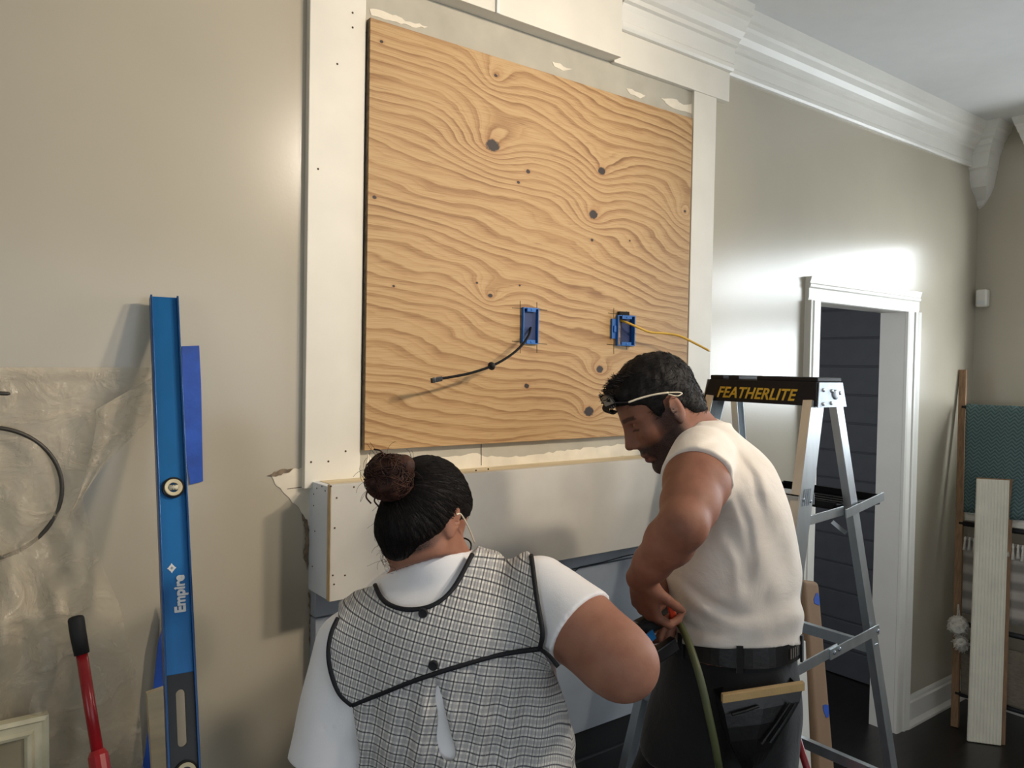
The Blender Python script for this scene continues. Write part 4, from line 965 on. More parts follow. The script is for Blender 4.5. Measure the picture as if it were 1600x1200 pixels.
def head(F, o, fw, lf, up, s=1.0, neck=None, detail=True):
    """head with a face; local x forward, y to the head's left, z up; o between the ears"""
    o = np.array(o); R = np.array([fw, lf, up])
    L = lambda x, y, z: o+s*(fw*x+lf*y+up*z)
    E = lambda c, r, k=.012, mode='add', RR=None: F.ell(L(*c), np.array(r)*s, R if RR is None else RR, k, mode)
    Cp = lambda a, b, ra, rb, k=.012, mode='add': F.cap(L(*a), L(*b), ra*s, rb*s, k, mode)
    E((-.008,0,.044), (.092,.073,.084)); E((.036,0,.046), (.056,.060,.056), .02); E((.040,0,-.028), (.052,.055,.074), .025)
    for q in (-1, 1):
        Cp((.006,.050*q,-.060), (.072,.014*q,-.106), .016, .015, .03); E((.060,.043*q,-.014), (.024,.018,.020), .02)
        Cp((.086,.010*q,.029), (.066,.043*q,.026), .010, .008, .014); Cp((.0,.055*q,-.01), (.006,.052*q,-.062), .016, .016, .025)
    E((.077,0,-.108), (.018,.019,.016), .016)
    E((.082,0,-.058), (.018,.026,.022), .016)
    for q in (-1, 1): E((.094,.030*q,.008), (.017,.017,.011), .012, 'sub')
    Cp((.084,0,.020), (.096,0,-.030), .011, .013, .012); Cp((.092,0,.018), (.113,0,-.024), .0065, .0095, .010); E((.113,0,-.028), (.011,.010,.009), .006)
    for q in (-1, 1): E((.102,.0115*q,-.034), (.010,.0065,.007), .005); E((.106,.006*q,-.041), (.005,.003,.003), .002, 'sub')
    for q in (-1, 1): E((.0735,.030*q,.007), (.0125,.0135,.0115), .003); Cp((.0835,.018*q,.0015), (.077,.041*q,.001), .0018, .0014, .002)
    E((.0955,0,-.0635), (.0085,.021,.0065), .006); E((.0925,0,-.0785), (.0095,.019,.0075), .006); E((.104,0,-.0712), (.016,.024,.0014), .002, 'sub')
    for q in (-1, 1):
        fl = unit(lf*q*.92-fw*.38); zz = unit(up*.96-fw*.24); xx = np.cross(fl, zz); RR = np.array([xx, fl, zz])
        E((-.012,.078*q,-.002), (.0185,.0065,.032), .006, 'add', RR); E((-.006,.086*q,.0), (.0095,.006,.018), .005, 'sub', RR); E((-.002,.0815*q,-.003), (.005,.008,.007), .004, 'sub', RR)
        E((-.012,.082*q,.006), (.0165,.004,.026), .003, 'add', RR); E((-.0095,.0875*q,.004), (.0125,.005,.021), .003, 'sub', RR); E((-.004,.079*q,-.026), (.008,.005,.009), .004, 'add', RR)
    if neck is not None:
        F.cap(L(-.028, 0, -.035), neck, .056*s, .060*s, .03); F.cap(L(-.004, 0, -.06), np.array(neck)+fw*.02*s, .044*s, .05*s, .03)
def hand(F, W, dirn, nrm, s=1.0, curl=(.5, .7, .5), thumb=1, spread=.08, k=.004):
    """palm, four fingers and a thumb; dirn wrist to knuckles, nrm out of the back of the hand, thumb = side of the thumb"""
    d = unit(dirn); n = unit(np.array(nrm)-d*np.dot(nrm, d)); sd = np.cross(d, n)*thumb; W = np.array(W)
    kn = []
    for i, (off, ln) in enumerate(((.030, .088), (.010, .092), (-.011, .088), (-.030, .080))):
        b = W+sd*off*.45*s; e = W+(d*ln+sd*off-n*abs(off)*.12)*s; F.cap(b, e, .0125*s, .0105*s, .012); kn.append(e)
    F.ell(W+(d*.048-n*.004)*s, np.array([.046, .038, .0125])*s, np.array([d, sd, n]), .012); F.ell(W+(d*.026+sd*.022-n*.010)*s, np.array([.028, .016, .015])*s, np.array([d, sd, n]), .012)
    for i, L3 in enumerate(((.043, .026, .020), (.047, .030, .021), (.043, .028, .021), (.034, .021, .019))):
        p = kn[i]; a = 0; sp = (1.5-i)*spread
        for j, ln in enumerate(L3):
            a += curl[j]*(1+.06*(i-1.5)); q = unit(d*math.cos(a)-n*math.sin(a)+sd*sp*(1-j*.3)); e = p+q*ln*s; F.cap(p, e, (.0098-.001*j)*s, (.0092-.0012*j)*s, k); p = e
    b = W+(d*.018+sd*.022-n*.006)*s; p1 = b+unit(d*.62+sd*.62-n*.35)*.040*s; p2 = p1+unit(d*.80+sd*.22-n*.55)*.031*s; p3 = p2+unit(d*.80-sd*.05-n*.62)*.024*s
    F.cap(b, p1, .0135*s, .0112*s, .012); F.cap(p1, p2, .0108*s, .0098*s, k); F.cap(p2, p3, .0098*s, .0075*s, k)
def head_attrs(V, o, fw, lf, up, s=1.0, beard=True):
    q = (V-np.array(o))/s; x, y, z = q@fw, q@lf, q@up; ay = np.abs(y); on = (x*x+y*y+z*z < .165**2).astype(float)
    lipd = np.maximum(np.abs(z+.071)/.0125, np.abs(y)/.022); lip = sstep(1.15, .8, lipd)*(x > .082)
    jaw = sstep(-.030-.35*np.clip(.03-x, 0, .03)+.0*x, -.052, z+.35*(x-.06)*(x < .06)) ; jaw = jaw*sstep(-.02, .004, x)*sstep(-.128, -.12, z)
    side = sstep(.040, .012, np.abs(x-.012))*sstep(.03, .0, z)*sstep(-.09, -.03, z)*(ay > .035)
    mous = sstep(.011, .006, np.abs(z+.053))*(x > .075)*(ay < .03)
    st = np.clip(np.maximum(np.maximum(jaw, side*.9), mous), 0, 1)*on*(1-lip)
    br = .85*sstep(.0068, .003, np.abs(z-.033+.10*np.abs(ay-.032)))*(ay > .010)*(ay < .050)*(x > .055)
    lash = sstep(.0028, .0012, np.abs(z-.0005))*(ay > .016)*(ay < .044)*(x > .070)
    return {'lip': lip*on*.7, 'stubble_nape_shade': st if beard else st*0, 'brow': np.clip(br+lash*.9, 0, 1)*on}
# ------------------------------------------------------------------ the man
mc = PD(1140, 1000, 1.85); MS = 1.85/FPX
man = thing('person', (PD(1140, 1100, 1.86)[0], PD(1140, 1100, 1.86)[1], 0), 'man in an off-white T-shirt bending over in profile beside the stepladder', 'person')
def mrow(v, l, r, b, cy=0.0): return ((1000-v)*MS, ((l+r)/2-1140)*MS, cy, (r-l)/2*MS, b)
TM = [mrow(668, 1078, 1128, .045, .0), mrow(690, 1068, 1160, .10), mrow(712, 1060, 1188, .165), mrow(740, 1050, 1204, .195), mrow(780, 1042, 1219, .195), mrow(830, 1036, 1228, .185), mrow(890, 1034, 1236, .178), mrow(950, 1034, 1241, .175), mrow(1016, 1036, 1247, .178)]
pitch = math.radians(35); yaw = math.radians(4)
left = unit(-CR*math.cos(yaw)-CF*math.sin(yaw)); h_up = np.array([0, 0, 1.]); left = unit(left-h_up*left[2])
mf = left*math.cos(pitch)-h_up*math.sin(pitch); mu = h_up*math.cos(pitch)+left*math.sin(pitch); ml = np.cross(mu, mf)
mo = PD(1036, 640, 1.845)
S1, E1, W1 = PD(1098, 722, 1.70), PD(1068, 820, 1.50), PD(1000, 903, 1.63)
S2, E2, W2 = PD(1100, 735, 2.0), PD(1050, 850, 2.05), PD(1026, 918, 1.82)
nk = PD(1100, 697, 1.87)
pel = PD(1140, 1075, 1.87)
hipL, hipR = pel-CF*.10, pel+CF*.10
kneeL = np.array([hipL[0]-.03, hipL[1]+.02, .50]); kneeR = np.array([hipR[0]-.16, hipR[1]+.12, .52])
ftL = np.array([hipL[0]+.03, hipL[1]-.03, .08]); ftR = np.array([hipR[0]-.17, hipR[1]+.12, .08])
allp = np.array([mo, S1, E1, W1, S2, E2, W2, pel, PD(940, 960, 1.6), PD(1250, 900, 1.7), PD(1250, 900, 2.05)])
lo = allp.min(0)-.17; hi = allp.max(0)+.17
F = Field(axis(lo[0], hi[0], .0032), axis(lo[1], hi[1], .0032), axis(.0, 1.80, .003, ((0, .92, .014),)))
F.loft(mc, CR, CF, CU, TM, .02, grow=-.012)
F.chain([pel+h_up*.12, pel], [.135, .14], .04); F.chain([hipL, kneeL, ftL], [.085, .058, .042], .03); F.chain([hipR, kneeR, ftR], [.085, .058, .042], .03)
head(F, mo, mf, ml, mu, 1.0, nk)
F.cap(PD(1092, 690, 1.86), PD(1112, 716, 1.78), .05, .06, .03)
dl = lambda a, b, t: a+(b-a)*t
for S_, E_, W_ in ((S1, E1, W1), (S2, E2, W2)):
    F.chain([S_, dl(S_, E_, .35), dl(S_, E_, .7), E_], [.064, .0655, .055, .045], .02)
    F.chain([E_, dl(E_, W_, .3), dl(E_, W_, .7), W_], [.045, .0475, .037, .029], .015)
# near hand closes over the grip, far hand behind it
G = PD(1032, 952, 1.70)
hand(F, W1, PD(1010, 962, 1.665)-W1, -CF*.55-CR*.75, 1.0, (.7, .95, .7), -1, .05)
hand(F, W2, PD(1046, 972, 1.76)-W2, -CF*.6+CR*.75, 1.0, (.8, .9, .6), -1, .05)
def mshirt(G_):
    G_.loft(mc, CR, CF, CU, TM, .02, grow=.006)
    for S_, E_ in ((S1, E1), (S2, E2)): G_.cap(S_+(S_-E_)*.06, dl(S_, E_, .42), .074, .076, .035)
    G_.cap(PD(1094, 692, 1.86), PD(1112, 716, 1.78), .064, .078, .03); G_.cap(PD(1092, 694, 1.90), PD(1112, 716, 1.98), .064, .076, .03)
TF_ = Field(axis(lo[0], hi[0], .008), axis(lo[1], hi[1], .008), axis(1.0, 1.74, .008)); mshirt(TF_)
def under_shirt(P):
    u, v, z = topix(P); return np.where((u > 1112) & (v > 676) & (v < 1000) & ((v < 712) | (u > 1152)), TF_.sample(P)+.010, -.05)
F.cut(under_shirt, .03)
V, Q = F.mesh(2)
np_mesh('body', V, Q, M['skin_m'], man, head_attrs(V, mo, mf, ml, mu))
del F
# T-shirt
SG = .0
def tshirt_m(P):
    u, v, z = topix(P)
    w = vnoise(P, (20, 20, 11), 3)*.006+vnoise(P, (9, 9, 30), 5)*.005*sstep(860, 960, v)+vnoise(P, (45, 45, 22), 6)*.0022
    # pulled folds running from the armpit down across the back
    t_ = (u-1140)*.55+(v-800)*.83; c_ = (u-1140)*.83-(v-800)*.55
    w += .0035*np.sin(c_*.11+.02*t_)*sstep(720, 790, v)*sstep(1000, 900, v)*sstep(1110, 1180, u)
    w += .004*np.sin((v-1010)*.10+u*.03)*sstep(900, 960, v)
    for pts, amp, wd in (([(1150,772),(1168,820),(1176,880)], .008, 7), ([(1150,706),(1176,742),(1190,800)], .007, 6), ([(1158,700),(1192,748),(1206,812)], -.006, 7), ([(1060,900),(1100,935),(1150,960),(1200,962)], .007, 7), ([(1066,925),(1110,962),(1170,985)], -.006, 8), ([(1130,842),(1150,880),(1155,940)], -.006, 9),
                         ([(1050,960),(1090,985),(1150,996)], .006, 7), ([(1225,860),(1200,910),(1185,960)], .006, 8), ([(1215,830),(1188,880),(1170,925)], -.005, 8), ([(1236,930),(1212,970),(1200,1000)], .005, 7), ([(1120,716),(1140,722),(1150,742)], -.006, 5), ([(1090,700),(1120,690),(1150,695)], .004, 6)):
        d2 = np.full(len(u), 1e9); tt = np.zeros(len(u)); n_ = len(pts)-1
        for i in range(n_):
            (x0, y0), (x1, y1) = pts[i], pts[i+1]; dx, dy = x1-x0, y1-y0; s_ = np.clip(((u-x0)*dx+(v-y0)*dy)/(dx*dx+dy*dy), 0, 1); q = (u-x0-s_*dx)**2+(v-y0-s_*dy)**2; m_ = q < d2; d2 = np.where(m_, q, d2); tt = np.where(m_, (i+s_)/n_, tt)
        w += -amp*np.exp(-d2/(wd*wd))*np.sin(np.pi*np.clip(tt*.9+.08, 0, 1))*(z < 1.86)
    return w
T_ = Field(axis(lo[0], hi[0], .0045), axis(lo[1], hi[1], .0045), axis(1.02, 1.74, .0045))
mshirt(T_)
T_.displace(tshirt_m)
for S_, E_ in ((S1, E1), (S2, E2)):
    d_ = unit(E_-S_); c_ = S_+d_*.078
    T_.cut(lambda P: np.where(np.linalg.norm(P-(S_+d_*.12), axis=1) < .17, np.minimum((P-c_)@d_, .05), -.05)*1.0 if False else np.where((np.linalg.norm((P-S_)-np.outer((P-S_)@d_, d_), axis=1) < .092) & ((P-S_)@d_ < .2), (P-c_)@d_, -.05))
    T_.cap(S_+d_*.04, S_+d_*.22, .0635, .0635, .0, 'sub')
nd = unit(nk-(mo-mf*.028-mu*.035)); T_.cap(mo-mu*.03-mf*.03, nk-nd*.006, .060, .060, .004, 'sub'); T_.cap(mo-mu*.06, nk+mf*.03-nd*.01, .050, .052, .004, 'sub')
hem = lambda u: 1000+((u-1030)/217.)*8+10*np.sin((u-1030)/217.*3.1)
def hemcut(P):
    u, v, z = topix(P); return (v-hem(u))*MS
T_.cut(hemcut)
V, Q = T_.mesh(2); np_mesh('t_shirt', V, Q, M['tee_m'], man); del T_
# trousers and belt
P_ = Field(axis(lo[0]-.1, hi[0], .009), axis(lo[1], hi[1]+.1, .009), axis(.05, 1.16, .009))
TP = [mrow(960, 1046, 1232, .158), mrow(1000, 1044, 1238, .165), mrow(1090, 1020, 1243, .172), mrow(1140, 1005, 1240, .175), mrow(1180, 1000, 1236, .17)]
P_.loft(mc, CR, CF, CU, TP, .02); P_.chain([hipL, kneeL, ftL], [.115, .085, .075], .05); P_.chain([hipR, kneeR, ftR], [.115, .085, .075], .05)
P_.displace(lambda P: vnoise(P, (26, 26, 22), 8)*.005)
V, Q = P_.mesh(1); np_mesh('trousers', V, Q, M['pants'], man); del P_
def ring_pts(z_v, grow, n=56):
    r = mrow(z_v, 1044, 1238, .165); return [mc+CR*(r[1]+(r[3]+grow)*math.cos(a))+CF*(r[4]+grow)*math.sin(a)+CU*r[0] for a in [2*math.pi*i/n for i in range(n+1)]]
k = MB(); n = 56; A = ring_pts(975, .010); B = ring_pts(1003, .012); C_ = ring_pts(975, .004); D_ = ring_pts(1003, .004); vs = A[:n]+B[:n]+C_[:n]+D_[:n]
k.add(vs, [(i, (i+1) % n, n+(i+1) % n, n+i) for i in range(n)]+[(i, 2*n+i, 2*n+(i+1) % n, (i+1) % n) for i in range(n)]+[(n+i, n+(i+1) % n, 3*n+(i+1) % n, 3*n+i) for i in range(n)]); bt = k.build('belt', M['leather'], man, smooth=False)
for a in (-.62, -1.75, -2.6):
    r = mrow(989, 1044, 1238, .165); c = mc+CR*(r[1]+(r[3]+.014)*math.cos(a))+CF*(r[4]+.014)*math.sin(a)+CU*r[0]; tn = unit(-CR*math.sin(a)*r[3]+CF*math.cos(a)*r[4])
    k = MB(); k.beam(c+CU*.028, c-CU*.03, rect(.014, .005), tn); k.build('belt_loop', M['pants'], man)
a = -.50; r = mrow(989, 1044, 1238, .165); 
for a, tx in ((-.95, ''),):
    for j in range(5):
        aa = a+j*.055; c = mc+CR*(r[1]+(r[3]+.0122)*math.cos(aa))+CF*(r[4]+.0122)*math.sin(aa)+CU*r[0]; tn = unit(-CR*math.sin(aa)*r[3]+CF*math.cos(aa)*r[4])
        k = MB(); k.beam(c+CU*.011, c-CU*.011, rect(.0035, .0012), tn); k.build('belt_print', M['greyprint'], bt)
for ft, nm in ((ftL, 'shoe'), (ftR, 'shoe')):
    S_ = Field(axis(ft[0]-.3, ft[0]+.3, .008), axis(ft[1]-.3, ft[1]+.3, .008), axis(-.02, .17, .006)); fd = unit(np.array([left[0], left[1], 0]))
    S_.cap([ft[0]-fd[0]*.05, ft[1]-fd[1]*.05, .045], [*(ft[:2]+fd[:2]*.15), .035], .045, .042, .02); S_.cap([ft[0], ft[1], .05], [ft[0], ft[1], .12], .05, .048, .03); S_.cut(lambda P: .004-P[:, 2])
    V, Q = S_.mesh(1); np_mesh(nm, V, Q, M['shoe'], man)
# short dark hair, thicker in front
H_ = Field(axis(mo[0]-.2, mo[0]+.2, .003), axis(mo[1]-.2, mo[1]+.2, .003), axis(mo[2]-.14, mo[2]+.2, .003))
Rm = np.array([mf, ml, mu]); LM = lambda x, y, z: mo+mf*x+ml*y+mu*z
H_.ell(LM(-.008, 0, .046), (.097, .0775, .092), Rm, .01); H_.ell(LM(.040, 0, .052), (.058, .0655, .060), Rm, .02); H_.ell(LM(.062, 0, .088), (.040, .048, .026), Rm, .02); H_.ell(LM(-.045, 0, -.02), (.05, .057, .06), Rm, .02)
H_.displace(lambda P: (vnoise(P, (150, 150, 150), 2)*.0022+vnoise(P, (60, 60, 60), 4)*.0025))
def hairline(P):
    q = P-mo; x, y, z = q@mf, q@ml, q@mu
    h = np.interp(x, [-.12, -.085, -.055, -.034, -.022, .004, .010, .030, .040, .060, .085, .12], [-.052, -.056, -.045, -.020, .034, .032, -.004, .0, .044, .056, .070, .076])
    h = h+.003*vnoise(P, (220, 220, 220), 6); return h-z
HF = Field(*H_.a); HF.F = H_.F.copy()
H_.cut(hairline, k=.004); V, Q = H_.mesh(1); hm = np_mesh('hair', V, Q, M['hair_m'], man); del H_
rs = np.random.RandomState(3); q_ = V-mo; ok = (np.abs(HF.sample(V)) < .0015); P0 = V[ok][rs.choice(ok.sum(), 2600)]
V2, Q2 = strands(HF, P0, lambda P: mf*.9+mu*.15-np.outer(np.clip(-(P-mo)@mf*9, 0, 1), mf*.8+mu*.9), 5, .0030, .0022, .00045, .35, rs)
np_mesh('hair_strands', V2, Q2, M['hair_m'], hm)['kind'] = 'stuff'
random.seed(11); k = MB()
for i in range(260):
    a = random.uniform(-1.1, 1.1); x = random.uniform(.015, .098); zt = .056+.060*math.sqrt(max(0, 1-((x-.035)/.075)**2)); b = LM(x, math.sin(a)*.052, zt+.010*math.cos(a)-.006)
    d_ = unit(mf*random.uniform(.2, 1)+mu*random.uniform(.2, .9)+ml*random.uniform(-.5, .5)); e = unit(np.cross(d_, ml+mf*.2)); l_ = random.uniform(.010, .024)
    k.tube([b, b+d_*l_*.5, b+d_*l_*.85+e*l_*random.uniform(-.3, .3)], [.0010, .0009, .0003], 4, caps=False)
for y in np.linspace(-.03, .042, 9):
    c = LM(.104, y, .074); k.tube([c+(mf*math.cos(a)+mu*math.sin(a))*.010*(1-.05*a)+ml*.001*a for a in np.linspace(2.6, -2.2, 14)], .0016, 5)
lh = k.build('hair_tufts', M['hair_m'], man, smooth=True); lh['kind'] = 'stuff'
# safety glasses pushed up on his head
gl = thing('safety_glasses', LM(.03, .08, .06), 'pale framed safety glasses pushed up on the head of the man', 'glasses')
M['gframe'] = plain('cream_plastic', rgb(226,214,190), .35); t = NT('dark_lens'); t.base(rgb(30,28,28)); t.rough(.08); M['lens'] = t.m
for q in (-1, 1):
    pts = [LM(.070, .072*q, .072), LM(.045, .077*q, .066), LM(.015, .0835*q, .056), LM(-.015, .087*q, .042)]; pts2 = [LM(-.015, .087*q, .042), LM(-.036, .0855*q, .028), LM(-.040, .084*q, .022)]; pts3 = [LM(-.012, .0875*q, .039), LM(-.028, .087*q, .024), LM(-.040, .084*q, .022)]
    k = MB(); k.tube(spline(pts, 6), .0022, 8); k.tube(spline(pts2, 5), .0016, 8); k.tube(spline(pts3, 5), .0014, 8); k.build('temple_arm', M['gframe'], gl, smooth=True)
    ring = [LM(.104+.010*math.cos(0)*0-abs(.034*q+.028*math.cos(a))*.25+.006, .034*q+.029*math.cos(a), .092+.017*math.sin(a)) for a in np.linspace(0, 2*math.pi, 25)]
    k = MB(); k.tube(ring, .0016, 6, caps=False); k.build('rim', M['blackplastic'], gl, smooth=True)
    k = MB(); k.prism(ring[:-1], mf*.0016); k.build('lens', M['lens'], gl)
    k = MB(); k.tube([LM(.096, .062*q, .088), LM(.070, .072*q, .072)], .0018, 6); k.build('hinge', M['blackplastic'], gl)
k = MB(); k.tube([LM(.109, -.008, .092), LM(.112, 0, .094), LM(.109, .008, .092)], .0018, 6); k.build('bridge', M['blackplastic'], gl)
# nail gun with its air hose
ng = thing('nail_gun', G, 'black pneumatic nail gun with a red trigger held by the man', 'nail gun')
N0, N1 = PD(1056, 952, 1.72), PD(985, 990, 1.69)
k = MB(); k.tube([N0, dl(N0, N1, .2), dl(N0, N1, .8), N1], [.018, .020, .021, .017], 14); k.build('handle', M['rubber'], ng, smooth=True)
b0, b1 = PD(975, 985, 1.66), PD(968, 1060, 1.64)
k = MB(); k.beam(b0+CU*.02, b1, [(-.03, -.022), (.03, -.022), (.034, -.01), (.034, .01), (.03, .022), (-.03, .022), (-.034, .01), (-.034, -.01)], CR); k.build('motor_housing', M['blackplastic'], ng, bevel=.006)
k = MB(); k.beam(PD(1055, 1004, 1.70), PD(975, 1060, 1.64), rect(.030, .02), CU); k.build('magazine', M['blackplastic'], ng, bevel=.003)
k = MB(); k.beam(PD(1022, 990, 1.665), PD(1004, 1005, 1.65), rect(.022, .003), CU); k.build('maker_label', M['levelblue'], ng)
k = MB(); k.beam(PD(1046, 942, 1.675), PD(1056, 976, 1.69), rect(.014, .010), CR); k.build('trigger', plain('orange_red_plastic', rgb(190,64,38), .45), ng, bevel=.003)
hs = [PD(1050, 958, 1.72), PD(1062, 975, 1.70), PD(1078, 1010, 1.64), PD(1094, 1060, 1.60), PD(1108, 1120, 1.59), PD(1120, 1180, 1.60), PD(1128, 1250, 1.63)]
last = hs[-1]; hs += [np.array([last[0]+.02, last[1]-.05, .35]), np.array([last[0]+.0, last[1]-.12, .05]), np.array([last[0]+.1, last[1]-.4, .012])]
k = MB(); k.tube(spline(hs, 10), .0078, 10); tag(k.build('air_hose', plain('olive_rubber_hose', rgb(86,92,58), .5, var=.08), smooth=True), 'olive green air hose hanging from the nail gun to the floor', 'hose')
# tool pouch at his hip
tp = thing('tool_pouch', PD(1190, 1110, 1.62), 'black tool pouch with a tan top edge hanging at the hip of the man', 'pouch')
q0, q1 = PD(1129, 1093, 1.60), PD(1258, 1073, 1.64); bd_ = CF*.085
def pp(a, dn, dp): return q0+(q1-q0)*a-CU*dn+bd_*dp
k = MB(); k.prism([pp(0, .009, 0), pp(1, .009, 0), pp(1, -.009, 0), pp(0, -.009, 0)], unit(bd_)*.014); k.build('top_band', plain('tan_webbing', rgb(182,152,104), .8, var=.06, bump=.2, bscale=200), tp, bevel=.002)
vs = []; rows = [(.009, .0, .98, 0, 1), (.03, .03, .94, -.05, 1), (.06, .06, .82, -.08, .95), (.09, .10, .70, -.05, .85), (.125, .18, .60, .05, .7), (.16, .28, .50, .2, .55)]
for dn, a0, a1, d0, d1 in rows:
    for j in range(7): a_ = a0+(a1-a0)*j/6; vs.append(pp(a_, dn, d0+.08*abs(j-3)/3))
    for j in range(7): a_ = a1+(a0-a1)*j/6; vs.append(pp(a_, dn, d1-.08*abs(j-3)/3))
k = MB(); n = 14; k.add(vs, [(i*n+j, i*n+(j+1) % n, (i+1)*n+(j+1) % n, (i+1)*n+j) for i in range(len(rows)-1) for j in range(n)]+[tuple((len(rows)-1)*n+j for j in range(n))]); k.build('pouch_body', M['leather'], tp)
for a_, b_ in (((.10, .03), (.42, .022)), ((.55, .10), (.86, .03)), ((.45, .10), (.80, .026))):
    k = MB(); k.tube([pp(a_[0], a_[1], -.09), pp((a_[0]+b_[0])/2, (a_[1]+b_[1])/2, -.11), pp(b_[0], b_[1], -.08)], .003, 6); k.build('seam', M['leather'], tp)
k = MB(); k.prism([pp(.62, .012, 1.0), pp(.82, .012, 1.0), pp(.80, -.09, 1.35), pp(.66, -.09, 1.35)], bd_*.04); k.build('belt_hanger', M['leather'], tp)
# ------------------------------------------------------------------ the woman
WDp = 1.52; WS = WDp/FPX; wc = PD(700, 1100, WDp)
wom = thing('person', (wc[0], wc[1], 0), 'woman in a plaid pinafore over a white T-shirt seen from behind with a hair bun', 'person')
def wrow(v, l, r, b, cy=0.0): return ((1100-v)*WS, ((l+r)/2-700)*WS, cy, (r-l)/2*WS, b)
TW = [wrow(878, 640, 742, .055, .03), wrow(893, 606, 820, .085, .02), wrow(915, 575, 846, .11, .01), wrow(950, 548, 858, .128), wrow(1000, 533, 866, .138), wrow(1050, 534, 872, .142), wrow(1100, 545, 880, .142), wrow(1150, 557, 890, .145), wrow(1210, 566, 904, .152), wrow(1290, 556, 916, .165), wrow(1400, 548, 918, .165)]
wy = math.radians(32); wp = math.radians(40); HS = .92
fz = unit(np.array([CF[0], CF[1], 0])); rz = unit(np.array([CR[0], CR[1], 0]))
wfh = fz*math.cos(wy)+rz*math.sin(wy); wf = wfh*math.cos(wp)-h_up*math.sin(wp); wu = h_up*math.cos(wp)+wfh*math.sin(wp)
wrl = math.radians(-4); side = np.cross(wf, wu); wu = unit(wu*math.cos(wrl)+side*math.sin(wrl)); wl = np.cross(wu, wf); wo = PD(662, 815, 1.50)
wnk = PD(676, 884, 1.52)
a1, a2, a3 = PD(850, 930, 1.49), PD(975, 1040, 1.37), PD(948, 1022, 1.60)
b1_, b2_, b3_ = PD(542, 1022, 1.50), PD(505, 1225, 1.48), PD(600, 1290, 1.72)
wpel = np.array([wc[0], wc[1], .86]); hl, hr = wpel-rz*.10, wpel+rz*.10
fl_, fr2_ = np.array([*(wpel[:2]-rz[:2]*.13), .08]), np.array([*(wpel[:2]+rz[:2]*.13), .08])
ap = np.array([wo, a1, a2, a3, b1_, b2_, b3_, PD(1030, 1050, 1.4), PD(450, 1190, 1.48), wpel]); lo = ap.min(0)-.17; hi = ap.max(0)+.17
F = Field(axis(lo[0], hi[0], .0036), axis(lo[1], hi[1], .0036), axis(0, 1.68, .0034, ((0, .98, .014),)))
F.loft(wc, CR, CF, CU, TW, .02, grow=-.022); F.cap(wpel+h_up*.1, wpel, .15, .15, .04)
F.chain([hl, np.array([*(fl_[:2]), .48]), fl_], [.09, .06, .042], .03); F.chain([hr, np.array([*(fr2_[:2]), .48]), fr2_], [.09, .06, .042], .03)
head(F, wo, wf, wl, wu, HS, wnk)
F.cap(wnk, PD(735, 915, 1.53), .050, .05, .04); F.cap(wnk, PD(618, 940, 1.55), .050, .045, .04)
F.chain([a1, dl(a1, a2, .5), dl(a1, a2, .85), a2], [.062, .064, .061, .054], .03); F.chain([a2, dl(a2, a3, .4), a3], [.053, .046, .03], .03)
F.chain([b1_, dl(b1_, b2_, .5), b2_], [.06, .057, .046], .02); F.chain([b2_, dl(b2_, b3_, .4), b3_], [.045, .041, .027], .02)
hand(F, a3, PD(950, 1008, 1.70)-a3, CU, .92, (.5, .7, .5), 1, .05); hand(F, b3_, PD(640, 1300, 1.80)-b3_, CU, .92, (.35, .5, .4), 1, .06)
def wbase(G_, g):
    G_.loft(wc, CR, CF, CU, TW, .02, grow=-.006+g)
    G_.cap(a1+(a1-a2)*.06, dl(a1, a2, .62), .066+g, .083+g, .05); G_.cap(b1_+(b1_-b2_)*.08, dl(b1_, b2_, .92), .064+g, .077+g, .05)
    G_.cap(wo+(wnk-wo)*.55+fz*.004, wnk, .0645+g, .066+g, .02)
    G_.cap(wnk, PD(735, 915, 1.53), .056+g, .058+g, .04); G_.cap(wnk, PD(618, 940, 1.55), .056+g, .053+g, .04)
TF_ = Field(axis(wnk[0]-.22, wnk[0]+.22, .006), axis(wnk[1]-.22, wnk[1]+.22, .006), axis(wnk[2]-.14, wnk[2]+.12, .006)); wbase(TF_, 0)
COLL = ([560, 600, 612, 640, 680, 735, 760, 800], [905, 899, 893, 883, 871, 861, 840, 800])
def under_tee(P):
    u, v, z = topix(P); ln = np.interp(u, *COLL); return np.where((u > 585) & (u < 765) & (v > ln) & (v < 945) & (z < 1.62), TF_.sample(P)+.006, -.05)
F.cut(under_tee, .03)
def wline(P):
    q = (P-wo)/HS; x, y, z = q@wf, q@wl, q@wu
    h = np.interp(x, [-.13, -.09, -.06, -.035, -.020, -.004, .012, .03, .06, .09, .12], [-.112, -.112, -.102, -.078, -.046, .024, .006, .026, .05, .066, .07]); return h-z+.004*vnoise(P, (160, 160, 160), 31)
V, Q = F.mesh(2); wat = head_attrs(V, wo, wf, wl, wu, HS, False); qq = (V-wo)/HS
wat['stubble_nape_shade'] = sstep(.034, .002, wline(V))*(np.linalg.norm(qq, axis=1) < .19)*sstep(.02, -.01, qq@wf)*sstep(.085, .05, np.abs(qq@wl)+.0*qq[:, 0])*1.0  # fine nape hairs and the shadow of the hair, painted as a dark fade
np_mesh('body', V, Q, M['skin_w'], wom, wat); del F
zlo = PD(700, 1260, 1.5)[2]
T_ = Field(axis(lo[0], hi[0], .0045), axis(lo[1], hi[1], .0045), axis(zlo-.12, 1.50, .0045))
neckl = [(586,914),(594,932),(608,945),(630,952),(652,952),(674,947),(694,935),(710,917),(724,893),(738,866)]
armR = [(830,868),(833,890),(838,930),(844,965),(848,992),(843,1014)]
armL = [(528,966),(518,988),(513,1018),(517,1050),(530,1084),(550,1102)]
seam = [(550,1102),(590,1086),(640,1066),(678,1053),(720,1040),(780,1023),(843,1014)]
sn_, sr_, sl_, ss_ = [smoothpoly(p, 5) for p in (neckl, armR, armL, seam)]
